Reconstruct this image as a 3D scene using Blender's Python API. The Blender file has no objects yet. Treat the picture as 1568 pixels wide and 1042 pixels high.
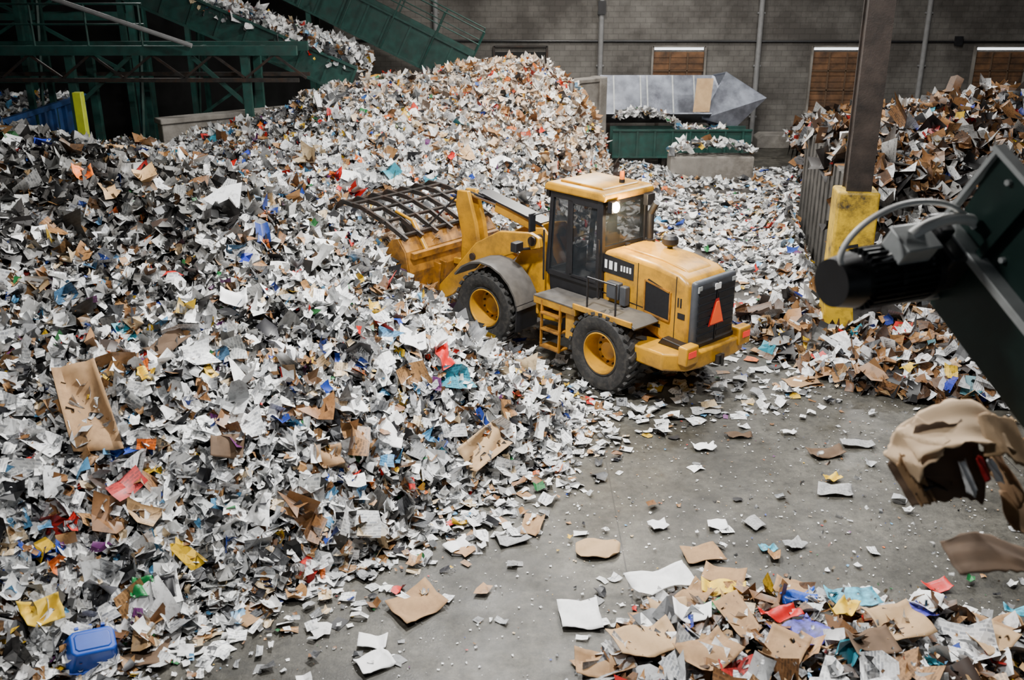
import bpy, math, random
import numpy as np
from mathutils import Vector, Matrix, Euler
rng = np.random.default_rng(7)
random.seed(5)
scene = bpy.context.scene
COL = scene.collection

# ------------------------------------------------------------------ materials
def mat(name, color, rough=0.6, metal=0.0, var=0.15, vscale=6.0, bump=0.0, bscale=30.0, emit=None, estr=0, alpha=1.0, dirt=None, dirt_amt=0.0):
    m = bpy.data.materials.new(name); m.use_nodes = True
    nt = m.node_tree; N = nt.nodes; L = nt.links
    b = N['Principled BSDF']
    b.inputs['Roughness'].default_value = rough
    b.inputs['Metallic'].default_value = metal
    tc = N.new('ShaderNodeTexCoord')
    n = N.new('ShaderNodeTexNoise'); n.inputs['Scale'].default_value = vscale; n.inputs['Detail'].default_value = 6
    L.new(tc.outputs['Object'], n.inputs['Vector'])
    r = N.new('ShaderNodeValToRGB')
    r.color_ramp.elements[0].position = .3; r.color_ramp.elements[1].position = .7
    r.color_ramp.elements[0].color = tuple(c*(1-var) for c in color)+(1,)
    r.color_ramp.elements[1].color = tuple(min(1, c*(1+var)) for c in color)+(1,)
    L.new(n.outputs['Fac'], r.inputs['Fac'])
    out = r.outputs['Color']
    if dirt:
        n2 = N.new('ShaderNodeTexNoise'); n2.inputs['Scale'].default_value = vscale*.6; n2.inputs['Detail'].default_value = 10; n2.inputs['Roughness'].default_value = .7
        L.new(tc.outputs['Object'], n2.inputs['Vector'])
        r2 = N.new('ShaderNodeValToRGB'); r2.color_ramp.elements[0].position = .46; r2.color_ramp.elements[1].position = .66
        r2.color_ramp.elements[1].color = (dirt_amt,)*3+(1,)
        L.new(n2.outputs['Fac'], r2.inputs['Fac'])
        mx = N.new('ShaderNodeMixRGB'); mx.inputs['Color2'].default_value = tuple(dirt)+(1,)
        L.new(r2.outputs['Color'], mx.inputs['Fac']); L.new(out, mx.inputs['Color1']); out = mx.outputs['Color']
    L.new(out, b.inputs['Base Color'])
    if bump:
        n3 = N.new('ShaderNodeTexNoise'); n3.inputs['Scale'].default_value = bscale; n3.inputs['Detail'].default_value = 5
        L.new(tc.outputs['Object'], n3.inputs['Vector'])
        bp = N.new('ShaderNodeBump'); bp.inputs['Strength'].default_value = bump; bp.inputs['Distance'].default_value = .02
        L.new(n3.outputs['Fac'], bp.inputs['Height']); L.new(bp.outputs['Normal'], b.inputs['Normal'])
    if emit:
        b.inputs['Emission Color'].default_value = tuple(emit)+(1,); b.inputs['Emission Strength'].default_value = estr
    b.inputs['Alpha'].default_value = alpha
    return m

M = {}
M['yellow'] = mat('loader_yellow', (.52,.25,.008), .34, 0, .10, 3, dirt=(.10,.06,.025), dirt_amt=.75)
M['yellowdk'] = mat('worn_yellow_steel', (.32,.135,.012), .5, .1, .3, 5, dirt=(.045,.026,.015), dirt_amt=.95)
M['black'] = mat('black_paint', (.010,.010,.012), .40, 0, .3, 8)
M['blackmesh'] = mat('grille_black', (.008,.009,.012), .5, .2, .3, 20)
M['greypanel'] = mat('grey_panel', (.06,.065,.075), .45, .2, .15, 8)
M['rubber'] = mat('tyre_rubber', (.014,.014,.014), .8, 0, .3, 14, bump=.3, dirt=(.08,.07,.06), dirt_amt=.5)
M['fender'] = mat('fender_grey', (.07,.064,.058), .6, 0, .25, 6)
M['glass'] = mat('cab_glass', (.025,.03,.035), .06, 0, .05, 3, alpha=.42)
M['seat'] = mat('seat_fabric', (.03,.03,.035), .9)
M['steel'] = mat('galvanised_steel', (.25,.27,.32), .34, .7, .4, 2, bump=.2, bscale=3, dirt=(.08,.08,.10), dirt_amt=.8)
M['rail'] = mat('worn_edge_rail', (.42,.44,.44), .4, .2, .2, 6)
M['dsteel'] = mat('dark_steel', (.032,.029,.027), .5, .5, .35, 6, dirt=(.08,.04,.022), dirt_amt=.6)
M['rust'] = mat('rusty_column_steel', (.045,.034,.029), .5, .3, .4, 3, bump=.2, dirt=(.012,.011,.011), dirt_amt=.8)
M['chrome'] = mat('piston_rod', (.5,.5,.52), .2, 1, .05)
M['green'] = mat('green_machine_paint', (.013,.056,.046), .42, .1, .3, 4, dirt=(.03,.038,.034), dirt_amt=.6)
M['greendk'] = mat('dark_green_paint', (.008,.026,.022), .4, .2, .25, 4)
M['blue'] = mat('blue_container_paint', (.025,.085,.26), .5, .1, .2, 4, dirt=(.06,.06,.07), dirt_amt=.5)
M['conc'] = mat('concrete_push_wall', (.20,.185,.165), .85, 0, .3, 1.5, bump=.4, bscale=18, dirt=(.07,.06,.05), dirt_amt=.8)
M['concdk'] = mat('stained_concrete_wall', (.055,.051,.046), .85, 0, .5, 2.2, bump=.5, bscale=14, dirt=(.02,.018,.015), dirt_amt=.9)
M['yconc'] = mat('yellow_guard_paint', (.55,.35,.008), .6, 0, .12, 3, bump=.3, dirt=(.03,.024,.015), dirt_amt=1.0)
M['lime'] = mat('lime_guard_paint', (.44,.50,.03), .5)
M['card'] = mat('cardboard', (.33,.195,.092), .8, 0, .18, 8, dirt=(.19,.105,.05), dirt_amt=.6)
M['cardlt'] = mat('cardboard_light', (.43,.28,.145), .8, 0, .12, 5, dirt=(.30,.18,.085), dirt_amt=.5)
M['cardtop'] = mat('cardboard_lit_top', (.62,.44,.27), .8, 0, .08, 4)  # cardboard paled to paint light on the upper faces
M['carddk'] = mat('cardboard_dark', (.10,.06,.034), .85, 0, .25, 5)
M['white'] = mat('white_paper', (.82,.82,.82), .7, 0, .04, 10, dirt=(.55,.55,.55), dirt_amt=.5)
M['greypap'] = mat('grey_newsprint', (.30,.30,.30), .8, 0, .35, 30)
M['yellowpap'] = mat('yellow_paper', (.68,.44,.02), .6, var=.25)
M['redpap'] = mat('red_plastic', (.52,.012,.012), .4, var=.3)
M['cyanpap'] = mat('cyan_print', (.05,.30,.42), .5, var=.8, vscale=12)
M['purp'] = mat('purple_print', (.05,.045,.30), .5, var=.9, vscale=14)
M['bluepl'] = mat('blue_plastic', (.008,.065,.40), .35, var=.12)
M['orange'] = mat('orange_sign', (.95,.10,.015), .5, emit=(.95,.10,.015), estr=.25)
M['orangepl'] = mat('orange_plastic', (.80,.18,.02), .5)
M['greenpl'] = mat('green_plastic', (.01,.20,.05), .4, var=.4)
M['red'] = mat('red_lens', (.6,.015,.015), .25, emit=(1,.04,.02), estr=.5)
M['amber'] = mat('amber_lens', (.8,.18,.01), .25, emit=(1,.25,.02), estr=.3)
M['lamp'] = mat('lamp_lens', (1,.9,.7), .3, emit=(1,.80,.45), estr=160)
M['day'] = mat('daylight_gap', (.9,.95,1), .5, emit=(.9,.95,1), estr=2.2)
M['wood'] = mat('window_board', (.14,.068,.030), .8, 0, .5, 2.5, bump=.3, dirt=(.03,.02,.015), dirt_amt=.9)
M['hose'] = mat('white_cable', (.72,.72,.70), .4, var=.05)
M['pipe'] = mat('painted_pipe', (.19,.19,.19), .6)
M['darkvoid'] = mat('dark_opening', (.010,.010,.010), .9)
M['ceil'] = mat('ceiling_deck', (.05,.05,.05), .8)

def paper_material():
    m = bpy.data.materials.new('mixed_waste_paper'); m.use_nodes = True
    nt = m.node_tree; N = nt.nodes; L = nt.links; b = N['Principled BSDF']
    b.inputs['Roughness'].default_value = .48
    a = N.new('ShaderNodeAttribute'); a.attribute_name = 'Col'
    pc = N.new('ShaderNodeAttribute'); pc.attribute_name = 'pc'
    sp = N.new('ShaderNodeSeparateXYZ'); L.new(pc.outputs['Vector'], sp.inputs[0])
    br = N.new('ShaderNodeTexBrick'); br.inputs['Scale'].default_value = 1
    br.inputs['Brick Width'].default_value = .075; br.inputs['Row Height'].default_value = .035; br.inputs['Mortar Size'].default_value = .007
    br.inputs['Color1'].default_value = (.92,.92,.92,1); br.inputs['Color2'].default_value = (.20,.22,.27,1); br.inputs['Mortar'].default_value = (1,1,1,1); br.inputs['Bias'].default_value = -.05
    L.new(pc.outputs['Vector'], br.inputs['Vector'])
    th = N.new('ShaderNodeMath'); th.operation = 'GREATER_THAN'; th.inputs[1].default_value = .45; L.new(sp.outputs['Z'], th.inputs[0])
    ml = N.new('ShaderNodeMath'); ml.operation = 'MULTIPLY'; ml.inputs[1].default_value = .8; L.new(th.outputs[0], ml.inputs[0])
    m1 = N.new('ShaderNodeMixRGB'); m1.blend_type = 'MULTIPLY'; L.new(ml.outputs[0], m1.inputs['Fac']); L.new(a.outputs['Color'], m1.inputs['Color1']); L.new(br.outputs['Color'], m1.inputs['Color2'])
    tc = N.new('ShaderNodeTexCoord')
    n = N.new('ShaderNodeTexNoise'); n.inputs['Scale'].default_value = 12; n.inputs['Detail'].default_value = 6; n.inputs['Roughness'].default_value = .7
    L.new(tc.outputs['Object'], n.inputs['Vector'])
    r = N.new('ShaderNodeValToRGB'); r.color_ramp.elements[0].position = .34; r.color_ramp.elements[1].position = .5
    r.color_ramp.elements[0].color = (.5,.49,.48,1); r.color_ramp.elements[1].color = (1,1,1,1)
    L.new(n.outputs['Fac'], r.inputs['Fac'])
    mx = N.new('ShaderNodeMixRGB'); mx.blend_type = 'MULTIPLY'; mx.inputs['Fac'].default_value = 1
    L.new(m1.outputs['Color'], mx.inputs['Color1']); L.new(r.outputs['Color'], mx.inputs['Color2'])
    L.new(mx.outputs['Color'], b.inputs['Base Color'])
    return m
M['paper'] = paper_material()

def floor_material():
    m = bpy.data.materials.new('concrete_floor'); m.use_nodes = True
    nt = m.node_tree; N = nt.nodes; L = nt.links; b = N['Principled BSDF']
    tc = N.new('ShaderNodeTexCoord')
    def noise(s, d=8, r=.6):
        n = N.new('ShaderNodeTexNoise'); n.inputs['Scale'].default_value = s; n.inputs['Detail'].default_value = d; n.inputs['Roughness'].default_value = r
        L.new(tc.outputs['Object'], n.inputs['Vector']); return n
    def ramp(src, p0, c0, p1, c1):
        r = N.new('ShaderNodeValToRGB'); r.color_ramp.elements[0].position = p0; r.color_ramp.elements[1].position = p1
        r.color_ramp.elements[0].color = c0; r.color_ramp.elements[1].color = c1
        L.new(src, r.inputs['Fac']); return r
    def mix(f, c1, c2, t='MIX'):
        x = N.new('ShaderNodeMixRGB'); x.blend_type = t
        if isinstance(f, float): x.inputs['Fac'].default_value = f
        else: L.new(f, x.inputs['Fac'])
        for s, c in (('Color1', c1), ('Color2', c2)):
            if isinstance(c, tuple): x.inputs[s].default_value = c
            else: L.new(c, x.inputs[s])
        return x.outputs['Color']
    big = ramp(noise(.55, 10, .72).outputs['Fac'], .38, (.026,.0245,.0195,1), .64, (.092,.086,.071,1))
    fine = ramp(noise(7, 10, .85).outputs['Fac'], .38, (.40,.40,.40,1), .62, (1.45,1.45,1.45,1))
    c = mix(1.0, big.outputs['Color'], fine.outputs['Color'], 'MULTIPLY')
    v = N.new('ShaderNodeTexVoronoi'); v.inputs['Scale'].default_value = 10; v.inputs['Randomness'].default_value = 1
    L.new(tc.outputs['Object'], v.inputs['Vector'])
    spk = ramp(v.outputs['Distance'], .05, (1,1,1,1), .09, (0,0,0,1))
    gate = ramp(noise(1.1, 4).outputs['Fac'], .48, (0,0,0,1), .6, (.6,.6,.6,1))
    sg = mix(1.0, spk.outputs['Color'], gate.outputs['Color'], 'MULTIPLY')
    c = mix(sg, c, (.28,.27,.25,1))
    br = N.new('ShaderNodeTexBrick'); br.offset = 0
    mp = N.new('ShaderNodeMapping'); mp.inputs['Location'].default_value = (4.6, 1.7, 0)
    L.new(tc.outputs['Object'], mp.inputs['Vector']); L.new(mp.outputs['Vector'], br.inputs['Vector'])
    br.inputs['Scale'].default_value = 1; br.inputs['Brick Width'].default_value = 6; br.inputs['Row Height'].default_value = 60; br.inputs['Mortar Size'].default_value = .010
    c = mix(br.outputs['Fac'], c, (.022,.02,.018,1))
    L.new(c, b.inputs['Base Color'])
    rr = ramp(noise(2.0).outputs['Fac'], .3, (.34,)*3+(1,), .7, (.66,)*3+(1,))
    L.new(rr.outputs['Color'], b.inputs['Roughness'])
    bp = N.new('ShaderNodeBump'); bp.inputs['Strength'].default_value = .35; bp.inputs['Distance'].default_value = .01
    L.new(noise(35, 6).outputs['Fac'], bp.inputs['Height']); L.new(bp.outputs['Normal'], b.inputs['Normal'])
    return m
M['floor'] = floor_material()

def block_material(name, c1, c2, axis='xz'):
    m = bpy.data.materials.new(name); m.use_nodes = True
    nt = m.node_tree; N = nt.nodes; L = nt.links; b = N['Principled BSDF']
    b.inputs['Roughness'].default_value = .8
    tc = N.new('ShaderNodeTexCoord'); s = N.new('ShaderNodeSeparateXYZ'); k = N.new('ShaderNodeCombineXYZ')
    L.new(tc.outputs['Object'], s.inputs[0]); L.new(s.outputs['X' if axis == 'xz' else 'Y'], k.inputs['X']); L.new(s.outputs['Z'], k.inputs['Y'])
    br = N.new('ShaderNodeTexBrick'); br.inputs['Scale'].default_value = 1
    br.inputs['Brick Width'].default_value = .42; br.inputs['Row Height'].default_value = .21; br.inputs['Mortar Size'].default_value = .010
    br.inputs['Color1'].default_value = c1+(1,); br.inputs['Color2'].default_value = c2+(1,); br.inputs['Mortar'].default_value = tuple(x*.6 for x in c1)+(1,)
    L.new(k.outputs[0], br.inputs['Vector'])
    n = N.new('ShaderNodeTexNoise'); n.inputs['Scale'].default_value = .4; n.inputs['Detail'].default_value = 9; n.inputs['Roughness'].default_value = .65
    L.new(tc.outputs['Object'], n.inputs['Vector'])
    r = N.new('ShaderNodeValToRGB'); r.color_ramp.elements[0].position = .38; r.color_ramp.elements[1].position = .62
    r.color_ramp.elements[0].color = (.42,.40,.39,1); r.color_ramp.elements[1].color = (1.15,1.15,1.15,1)
    L.new(n.outputs['Fac'], r.inputs['Fac'])
    mx = N.new('ShaderNodeMixRGB'); mx.blend_type = 'MULTIPLY'; mx.inputs['Fac'].default_value = 1
    L.new(br.outputs['Color'], mx.inputs['Color1']); L.new(r.outputs['Color'], mx.inputs['Color2'])
    L.new(mx.outputs['Color'], b.inputs['Base Color'])
    bp = N.new('ShaderNodeBump'); bp.inputs['Strength'].default_value = .5; bp.inputs['Distance'].default_value = .02; bp.invert = True
    L.new(br.outputs['Fac'], bp.inputs['Height']); L.new(bp.outputs['Normal'], b.inputs['Normal'])
    return m
M['block'] = block_material('painted_block_wall', (.150,.141,.128), (.122,.115,.104))
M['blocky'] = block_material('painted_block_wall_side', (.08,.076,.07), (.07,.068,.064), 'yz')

# ------------------------------------------------------------------ geometry helpers
def box(c, s, R=None):
    v = []
    for dx in (-.5,.5):
        for dy in (-.5,.5):
            for dz in (-.5,.5):
                p = Vector((dx*s[0], dy*s[1], dz*s[2]))
                if R is not None: p = R @ p
                v.append(p+Vector(c))
    f = [(0,1,3,2),(4,6,7,5),(0,4,5,1),(2,3,7,6),(0,2,6,4),(1,5,7,3)]
    return v, f
def basis(d):
    d = Vector(d).normalized()
    up = Vector((0,0,1)) if abs(d.z) < .95 else Vector((1,0,0))
    a = d.cross(up).normalized(); b = a.cross(d).normalized()
    return d, a, b
def cyl(p0, p1, r, r2=None, n=16):
    r2 = r if r2 is None else r2
    p0 = Vector(p0); p1 = Vector(p1); d, a, b = basis(p1-p0)
    v = []; f = []
    for i in range(n):
        t = 2*math.pi*i/n; w = a*math.cos(t)+b*math.sin(t)
        v += [p0+w*r, p1+w*r2]
    for i in range(n):
        j = (i+1) % n; f.append((2*i,2*i+1,2*j+1,2*j))
    f.append(tuple(2*i for i in range(n))); f.append(tuple(2*i+1 for i in reversed(range(n))))
    return v, f
def bar(p0, p1, w, h):
    p0 = Vector(p0); p1 = Vector(p1); d, a, b = basis(p1-p0)
    v = [p+a*sx*w/2+b*sz*h/2 for p in (p0,p1) for sx, sz in ((-1,-1),(1,-1),(1,1),(-1,1))]
    return v, [(0,1,2,3),(7,6,5,4),(0,4,5,1),(1,5,6,2),(2,6,7,3),(3,7,4,0)]
def prism(prof, y0, y1, plane='xz'):
    n = len(prof)
    if plane == 'xz': v = [Vector((x,y0,z)) for x,z in prof]+[Vector((x,y1,z)) for x,z in prof]
    elif plane == 'xy': v = [Vector((x,y,y0)) for x,y in prof]+[Vector((x,y,y1)) for x,y in prof]
    else: v = [Vector((y0,x,z)) for x,z in prof]+[Vector((y1,x,z)) for x,z in prof]
    f = [tuple(range(n)), tuple(range(2*n-1, n-1, -1))]
    for i in range(n):
        j = (i+1) % n; f.append((i,j,n+j,n+i))
    return v, f
def lathe(prof, c, n=48):     # profile (r, y) about local y
    c = Vector(c); v = []; f = []; k = len(prof)
    for i in range(n):
        t = 2*math.pi*i/n
        for r, y in prof: v.append(c+Vector((r*math.cos(t), y, r*math.sin(t))))
    for i in range(n):
        j = (i+1) % n
        for q in range(k-1): f.append((i*k+q, i*k+q+1, j*k+q+1, j*k+q))
    return v, f
def shell(prof, y0, y1, th):  # open profile strip of thickness th
    n = len(prof); inn = []
    for i in range(n):
        a = Vector(prof[max(i-1,0)]); b = Vector(prof[min(i+1,n-1)]); d = (b-a).normalized()
        inn.append((prof[i][0]-d[1]*th, prof[i][1]+d[0]*th))
    return prism(list(prof)+inn[::-1], y0, y1)
def part(root, name, geos, m, bevel=0, smooth=False):
    if isinstance(geos, tuple): geos = [geos]
    V = []; F = []
    for v, f in geos:
        o = len(V); V += [tuple(p) for p in v]; F += [tuple(i+o for i in q) for q in f]
    me = bpy.data.meshes.new(name); me.from_pydata(V, [], F); me.materials.append(M[m]); me.validate()
    import bmesh
    bm = bmesh.new(); bm.from_mesh(me); bmesh.ops.recalc_face_normals(bm, faces=bm.faces); bm.to_mesh(me); bm.free()
    ob = bpy.data.objects.new(name, me); COL.objects.link(ob)
    if root: ob.parent = root
    if bevel:
        b = ob.modifiers.new('bev', 'BEVEL'); b.width = bevel; b.segments = 3; b.limit_method = 'ANGLE'; b.angle_limit = .6
    if smooth or bevel:
        me.polygons.foreach_set('use_smooth', [True]*len(me.polygons))
        try: me.set_sharp_from_angle(angle=.6)
        except Exception: pass
    return ob
def empty(name, loc=(0,0,0), rot=(0,0,0), parent=None, matrix=None):
    e = bpy.data.objects.new(name, None); COL.objects.link(e); e.empty_display_size = .3
    if parent: e.parent = parent
    if matrix is not None: e.matrix_world = matrix
    else: e.location = loc; e.rotation_euler = rot
    return e
def tube(root, name, pts, r, m):
    c = bpy.data.curves.new(name, 'CURVE'); c.dimensions = '3D'; c.bevel_depth = r; c.bevel_resolution = 4; c.resolution_u = 10
    s = c.splines.new('NURBS'); s.points.add(len(pts)-1)
    for p, q in zip(s.points, pts): p.co = (*q, 1)
    s.order_u = 4; s.use_endpoint_u = True
    c.materials.append(M[m]); o = bpy.data.objects.new(name, c); COL.objects.link(o)
    if root: o.parent = root
    return o

# ------------------------------------------------------------------ height fields
_tabs = {}
def vnoise(x, y, sc, seed):
    if seed not in _tabs: _tabs[seed] = np.random.default_rng(seed).random((128,128))
    T = _tabs[seed]; x = np.asarray(x)/sc+500; y = np.asarray(y)/sc+500
    xi = np.floor(x).astype(int); yi = np.floor(y).astype(int); fx = x-xi; fy = y-yi
    fx = fx*fx*(3-2*fx); fy = fy*fy*(3-2*fy)
    g = lambda a, b: T[a % 128, b % 128]
    return (g(xi,yi)*(1-fx)+g(xi+1,yi)*fx)*(1-fy)+(g(xi,yi+1)*(1-fx)+g(xi+1,yi+1)*fx)*fy-.5
def seg_dist(x, y, pts):
    d = np.full(np.shape(x), 1e9)
    for (ax,ay),(bx,by) in zip(pts[:-1], pts[1:]):
        vx, vy = bx-ax, by-ay
        t = np.clip(((x-ax)*vx+(y-ay)*vy)/(vx*vx+vy*vy), 0, 1)
        d = np.minimum(d, np.hypot(x-ax-t*vx, y-ay-t*vy))
    return d
def inpoly(x, y, P):
    c = np.zeros(np.shape(x), bool); n = len(P)
    for i in range(n):
        x1,y1 = P[i]; x2,y2 = P[(i+1) % n]
        if y1 == y2: continue
        k = ((y1 > y) != (y2 > y)) & (x < (x2-x1)*(y-y1)/(y2-y1)+x1)
        c ^= k
    return c
def sst(a, b, x):
    t = np.clip((x-a)/(b-a), 0, 1); return t*t*(3-2*t)
F1 = [(-14,5),(-8,6.2),(-6,7.2),(-4.6,8.4),(-3.3,9.5),(-1.8,10.6),(-.6,12.2),(.7,13.4),(.95,15.0),(.1,16.7),(-.75,18.0),(-1.1,19.3),(-1.1,22.5),(.5,24.5),(2.2,27.5),(3.1,31),(3.3,35)]
P1 = F1+[(2.8,34.9),(-9,25.6),(-14,22)]
def H1(x, y):
    d = seg_dist(x, y, F1)
    g = np.exp(-(seg_dist(x, y, [(-8,14.8),(-5.0,15.9)])/3.5)**2)
    rd = np.exp(-(seg_dist(x, y, [(-4.2,28.6),(-1,31),(2.0,32.8)])/2.5)**2)
    pk = np.exp(-(np.hypot(x-.8, y-31.8)/3.0)**2)
    hm = 2.50+2.48*g+rd*(1.10+.30*pk)
    sl = .9+1.0*sst(23,28,y)+1.5*sst(28.5,31,y)
    h = hm*np.tanh(sl*d/hm)
    k = np.clip(d/1.5, 0, 1)
    h = h+k*(.5*vnoise(x,y,2.2,1)+.40*vnoise(x,y,.8,2)+.22*vnoise(x,y,.35,3))
    return np.where(inpoly(x,y,P1), np.maximum(h, .03), 0)
F2 = [(4.4,19.2),(4.9,17.2),(5.9,15.7),(7.5,15.1),(10,14.9),(20,14.9)]
P2 = F2+[(20,38),(10.5,38),(9.3,31),(8.2,27.6),(6.95,19.7),(6.7,19.2)]
def H2(x, y):
    d = seg_dist(x, y, F2)
    lo = .70*np.tanh(d*.8)*(1-.85*np.exp(-(np.hypot(x-6.3, y-18.0)/1.3)**2))
    dl = seg_dist(x, y, [(8.2,27.6),(9.3,31),(10.5,38)])
    hi = 2.30*sst(18.9,22.5,y+.25*(x-8))*np.clip(x-6.8,0,1)*np.tanh(dl*1.0+.1)+.45*sst(9,11,x)*sst(20,26,y)
    hi = hi*(1-.75*sst(27,32,y))
    h = lo+hi+np.clip(d,0,1)*(.5*vnoise(x,y,1.7,4)+.42*vnoise(x,y,.7,5))
    return np.where(inpoly(x,y,P2), np.maximum(h,.03), 0)
P3 = [(-1.1,20.4),(1.6,20.2),(3.2,18.6),(4.6,18.0),(5.2,17.6),(6.3,19.5),(7.75,27.5),(9.2,31),(10,35.2),(3.4,35.2),(3.0,31),(2.0,27.5),(.3,24.5),(-1.1,22.5)]
E3 = P3+[P3[0]]
def H3(x, y):
    e = np.clip(seg_dist(x, y, E3)/1.2, 0, 1)
    w = seg_dist(x, y, [(6.7,20.5),(7.9,27.3)])
    pw = seg_dist(x, y, [(3.2,31),(3.4,35)])
    h = e*(.02+.30*np.clip(vnoise(x,y,2.0,6),0,1)+.06*vnoise(x,y,.6,7))+.8*np.exp(-(w/.8)**2)+.8*np.exp(-(pw/1.4)**2)*e
    return np.where(inpoly(x,y,P3), np.maximum(h,.004), 0)
C4 = (3.6,8.4)
def H4(x, y):
    r2 = ((x-C4[0])/2.7)**2+((y-C4[1])/1.4)**2
    return np.clip(1-r2,0,1)*.38*(1+.8*vnoise(x,y,.5,9))
P4 = [(.6,7.4),(1.1,9.0),(1.9,10.0),(2.7,9.8),(3.4,9.45),(4.6,9.3),(6.2,8.8),(7.0,7.0),(3,6.6)]

# ------------------------------------------------------------------ paper pieces
def lin(*c): return tuple((x/255)**2.2 for x in c)
PAL = {
 'mixed': ([lin(246,246,244),lin(233,234,234),lin(209,210,210),lin(174,176,177),lin(134,135,136),lin(86,87,89),lin(36,36,40),
            lin(164,122,78),lin(126,88,54),lin(210,186,148),lin(195,32,24),lin(32,62,150),lin(215,172,28),lin(220,105,28),lin(38,112,62),lin(90,150,192),lin(100,45,100)],
           [.28,.17,.12,.09,.075,.065,.065, .055,.045,.042,.009,.013,.011,.006,.004,.013,.004]),
 'dirty_dim': ([lin(176,177,174),lin(150,150,148),lin(120,119,116),lin(92,90,87),lin(66,64,61),lin(42,40,39),lin(22,22,22),  # dirt plus light falloff on the left crest, put into piece colour
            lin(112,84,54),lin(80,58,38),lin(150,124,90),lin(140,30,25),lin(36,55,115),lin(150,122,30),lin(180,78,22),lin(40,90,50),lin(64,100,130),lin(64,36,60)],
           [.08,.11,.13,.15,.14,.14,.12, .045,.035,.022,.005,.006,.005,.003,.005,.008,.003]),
 'warm': ([lin(242,238,232),lin(228,217,204),lin(208,192,174),lin(228,196,162),lin(165,149,134),lin(108,93,81),lin(46,39,35),
            lin(172,122,74),lin(140,94,57),lin(212,178,134),lin(190,55,35),lin(55,88,155),lin(215,155,40),lin(205,108,45),lin(75,125,88),lin(115,155,185),lin(165,75,50)],
           [.22,.17,.13,.075,.08,.065,.06, .06,.05,.05,.014,.010,.012,.012,.004,.014,.009]),
 'card': ([lin(240,240,240),lin(208,210,211),lin(154,155,157),lin(88,89,91),lin(30,30,32),
            lin(172,129,85),lin(150,109,69),lin(124,87,54),lin(90,62,39),lin(194,157,112),lin(54,37,26),lin(184,34,30),lin(35,52,155),lin(218,178,36),lin(52,140,160)],
           [.17,.12,.08,.06,.06,.12,.12,.10,.08,.05,.06,.018,.022,.016,.018]),
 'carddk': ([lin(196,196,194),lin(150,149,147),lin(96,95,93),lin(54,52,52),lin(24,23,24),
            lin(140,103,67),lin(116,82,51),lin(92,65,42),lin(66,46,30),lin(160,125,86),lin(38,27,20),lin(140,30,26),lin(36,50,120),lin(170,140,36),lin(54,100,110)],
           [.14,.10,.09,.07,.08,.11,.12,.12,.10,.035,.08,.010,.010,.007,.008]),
}
def make_pieces(P, Nn, pal, smin, smax, tilt=.75, curl=.35, big=None):
    n = len(P)
    cols, pr = PAL[pal]; cols = np.array(cols); pr = np.array(pr); pr = pr/pr.sum()
    ci = rng.choice(len(cols), n, p=pr); C = cols[ci]*rng.uniform(.78,1.06,(n,1))
    u = rng.random(n)**1.8
    w = smin+(smax-smin)*u; h = w*rng.uniform(.4,1.0,n)
    if big is not None:
        bm_ = rng.random(n) < big; w = np.where(bm_, w*2.0, w); h = np.where(bm_, h*1.8, h)
    nn = Nn+rng.normal(0, tilt, (n,3)); nn /= np.linalg.norm(nn, axis=1, keepdims=True)
    nn[:,2] = np.where(nn[:,2] < -.1, -nn[:,2], nn[:,2])
    r = rng.normal(0,1,(n,3)); a = np.cross(nn, r); a /= np.linalg.norm(a, axis=1, keepdims=True); b = np.cross(nn, a)
    k = curl*rng.normal(0,1,n)*w; k2 = curl*.6*rng.normal(0,1,n)*h; fold = rng.random(n) < .35
    torn = np.where(rng.random(n) < .4, .18, .04)
    V = np.zeros((n,9,3)); PC = np.zeros((n,9,3)); off = rng.uniform(0,20,(n,2)); zz = rng.random(n)
    q = 0
    for iy in (-1,0,1):
        for ix in (-1,0,1):
            jx = rng.uniform(-1,1,n)*torn; jy = rng.uniform(-1,1,n)*torn
            dx = (ix*.5+jx)*w; dy = (iy*.5+jy)*h
            dz = k*(ix*ix)+k2*(iy*ix)+np.where(fold, abs(iy)*h*.4, 0)*rng.uniform(.5,1.3,n)+rng.normal(0,.07,n)*w*(curl/.3)
            V[:,q] = P+a*dx[:,None]+b*dy[:,None]+nn*dz[:,None]
            PC[:,q,0] = dx+off[:,0]; PC[:,q,1] = dy+off[:,1]; PC[:,q,2] = zz; q += 1
    V[:,:,2] = np.maximum(V[:,:,2], .008)
    base = (np.arange(n)*9)[:,None,None]
    Fq = np.array([[0,1,4,3],[1,2,5,4],[3,4,7,6],[4,5,8,7]])[None]+base
    Cc = np.ones((n,9,4)); Cc[:,:,:3] = C[:,None,:]
    return V.reshape(-1,3), Fq.reshape(-1,4), Cc.reshape(-1,4), PC.reshape(-1,3)
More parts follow.
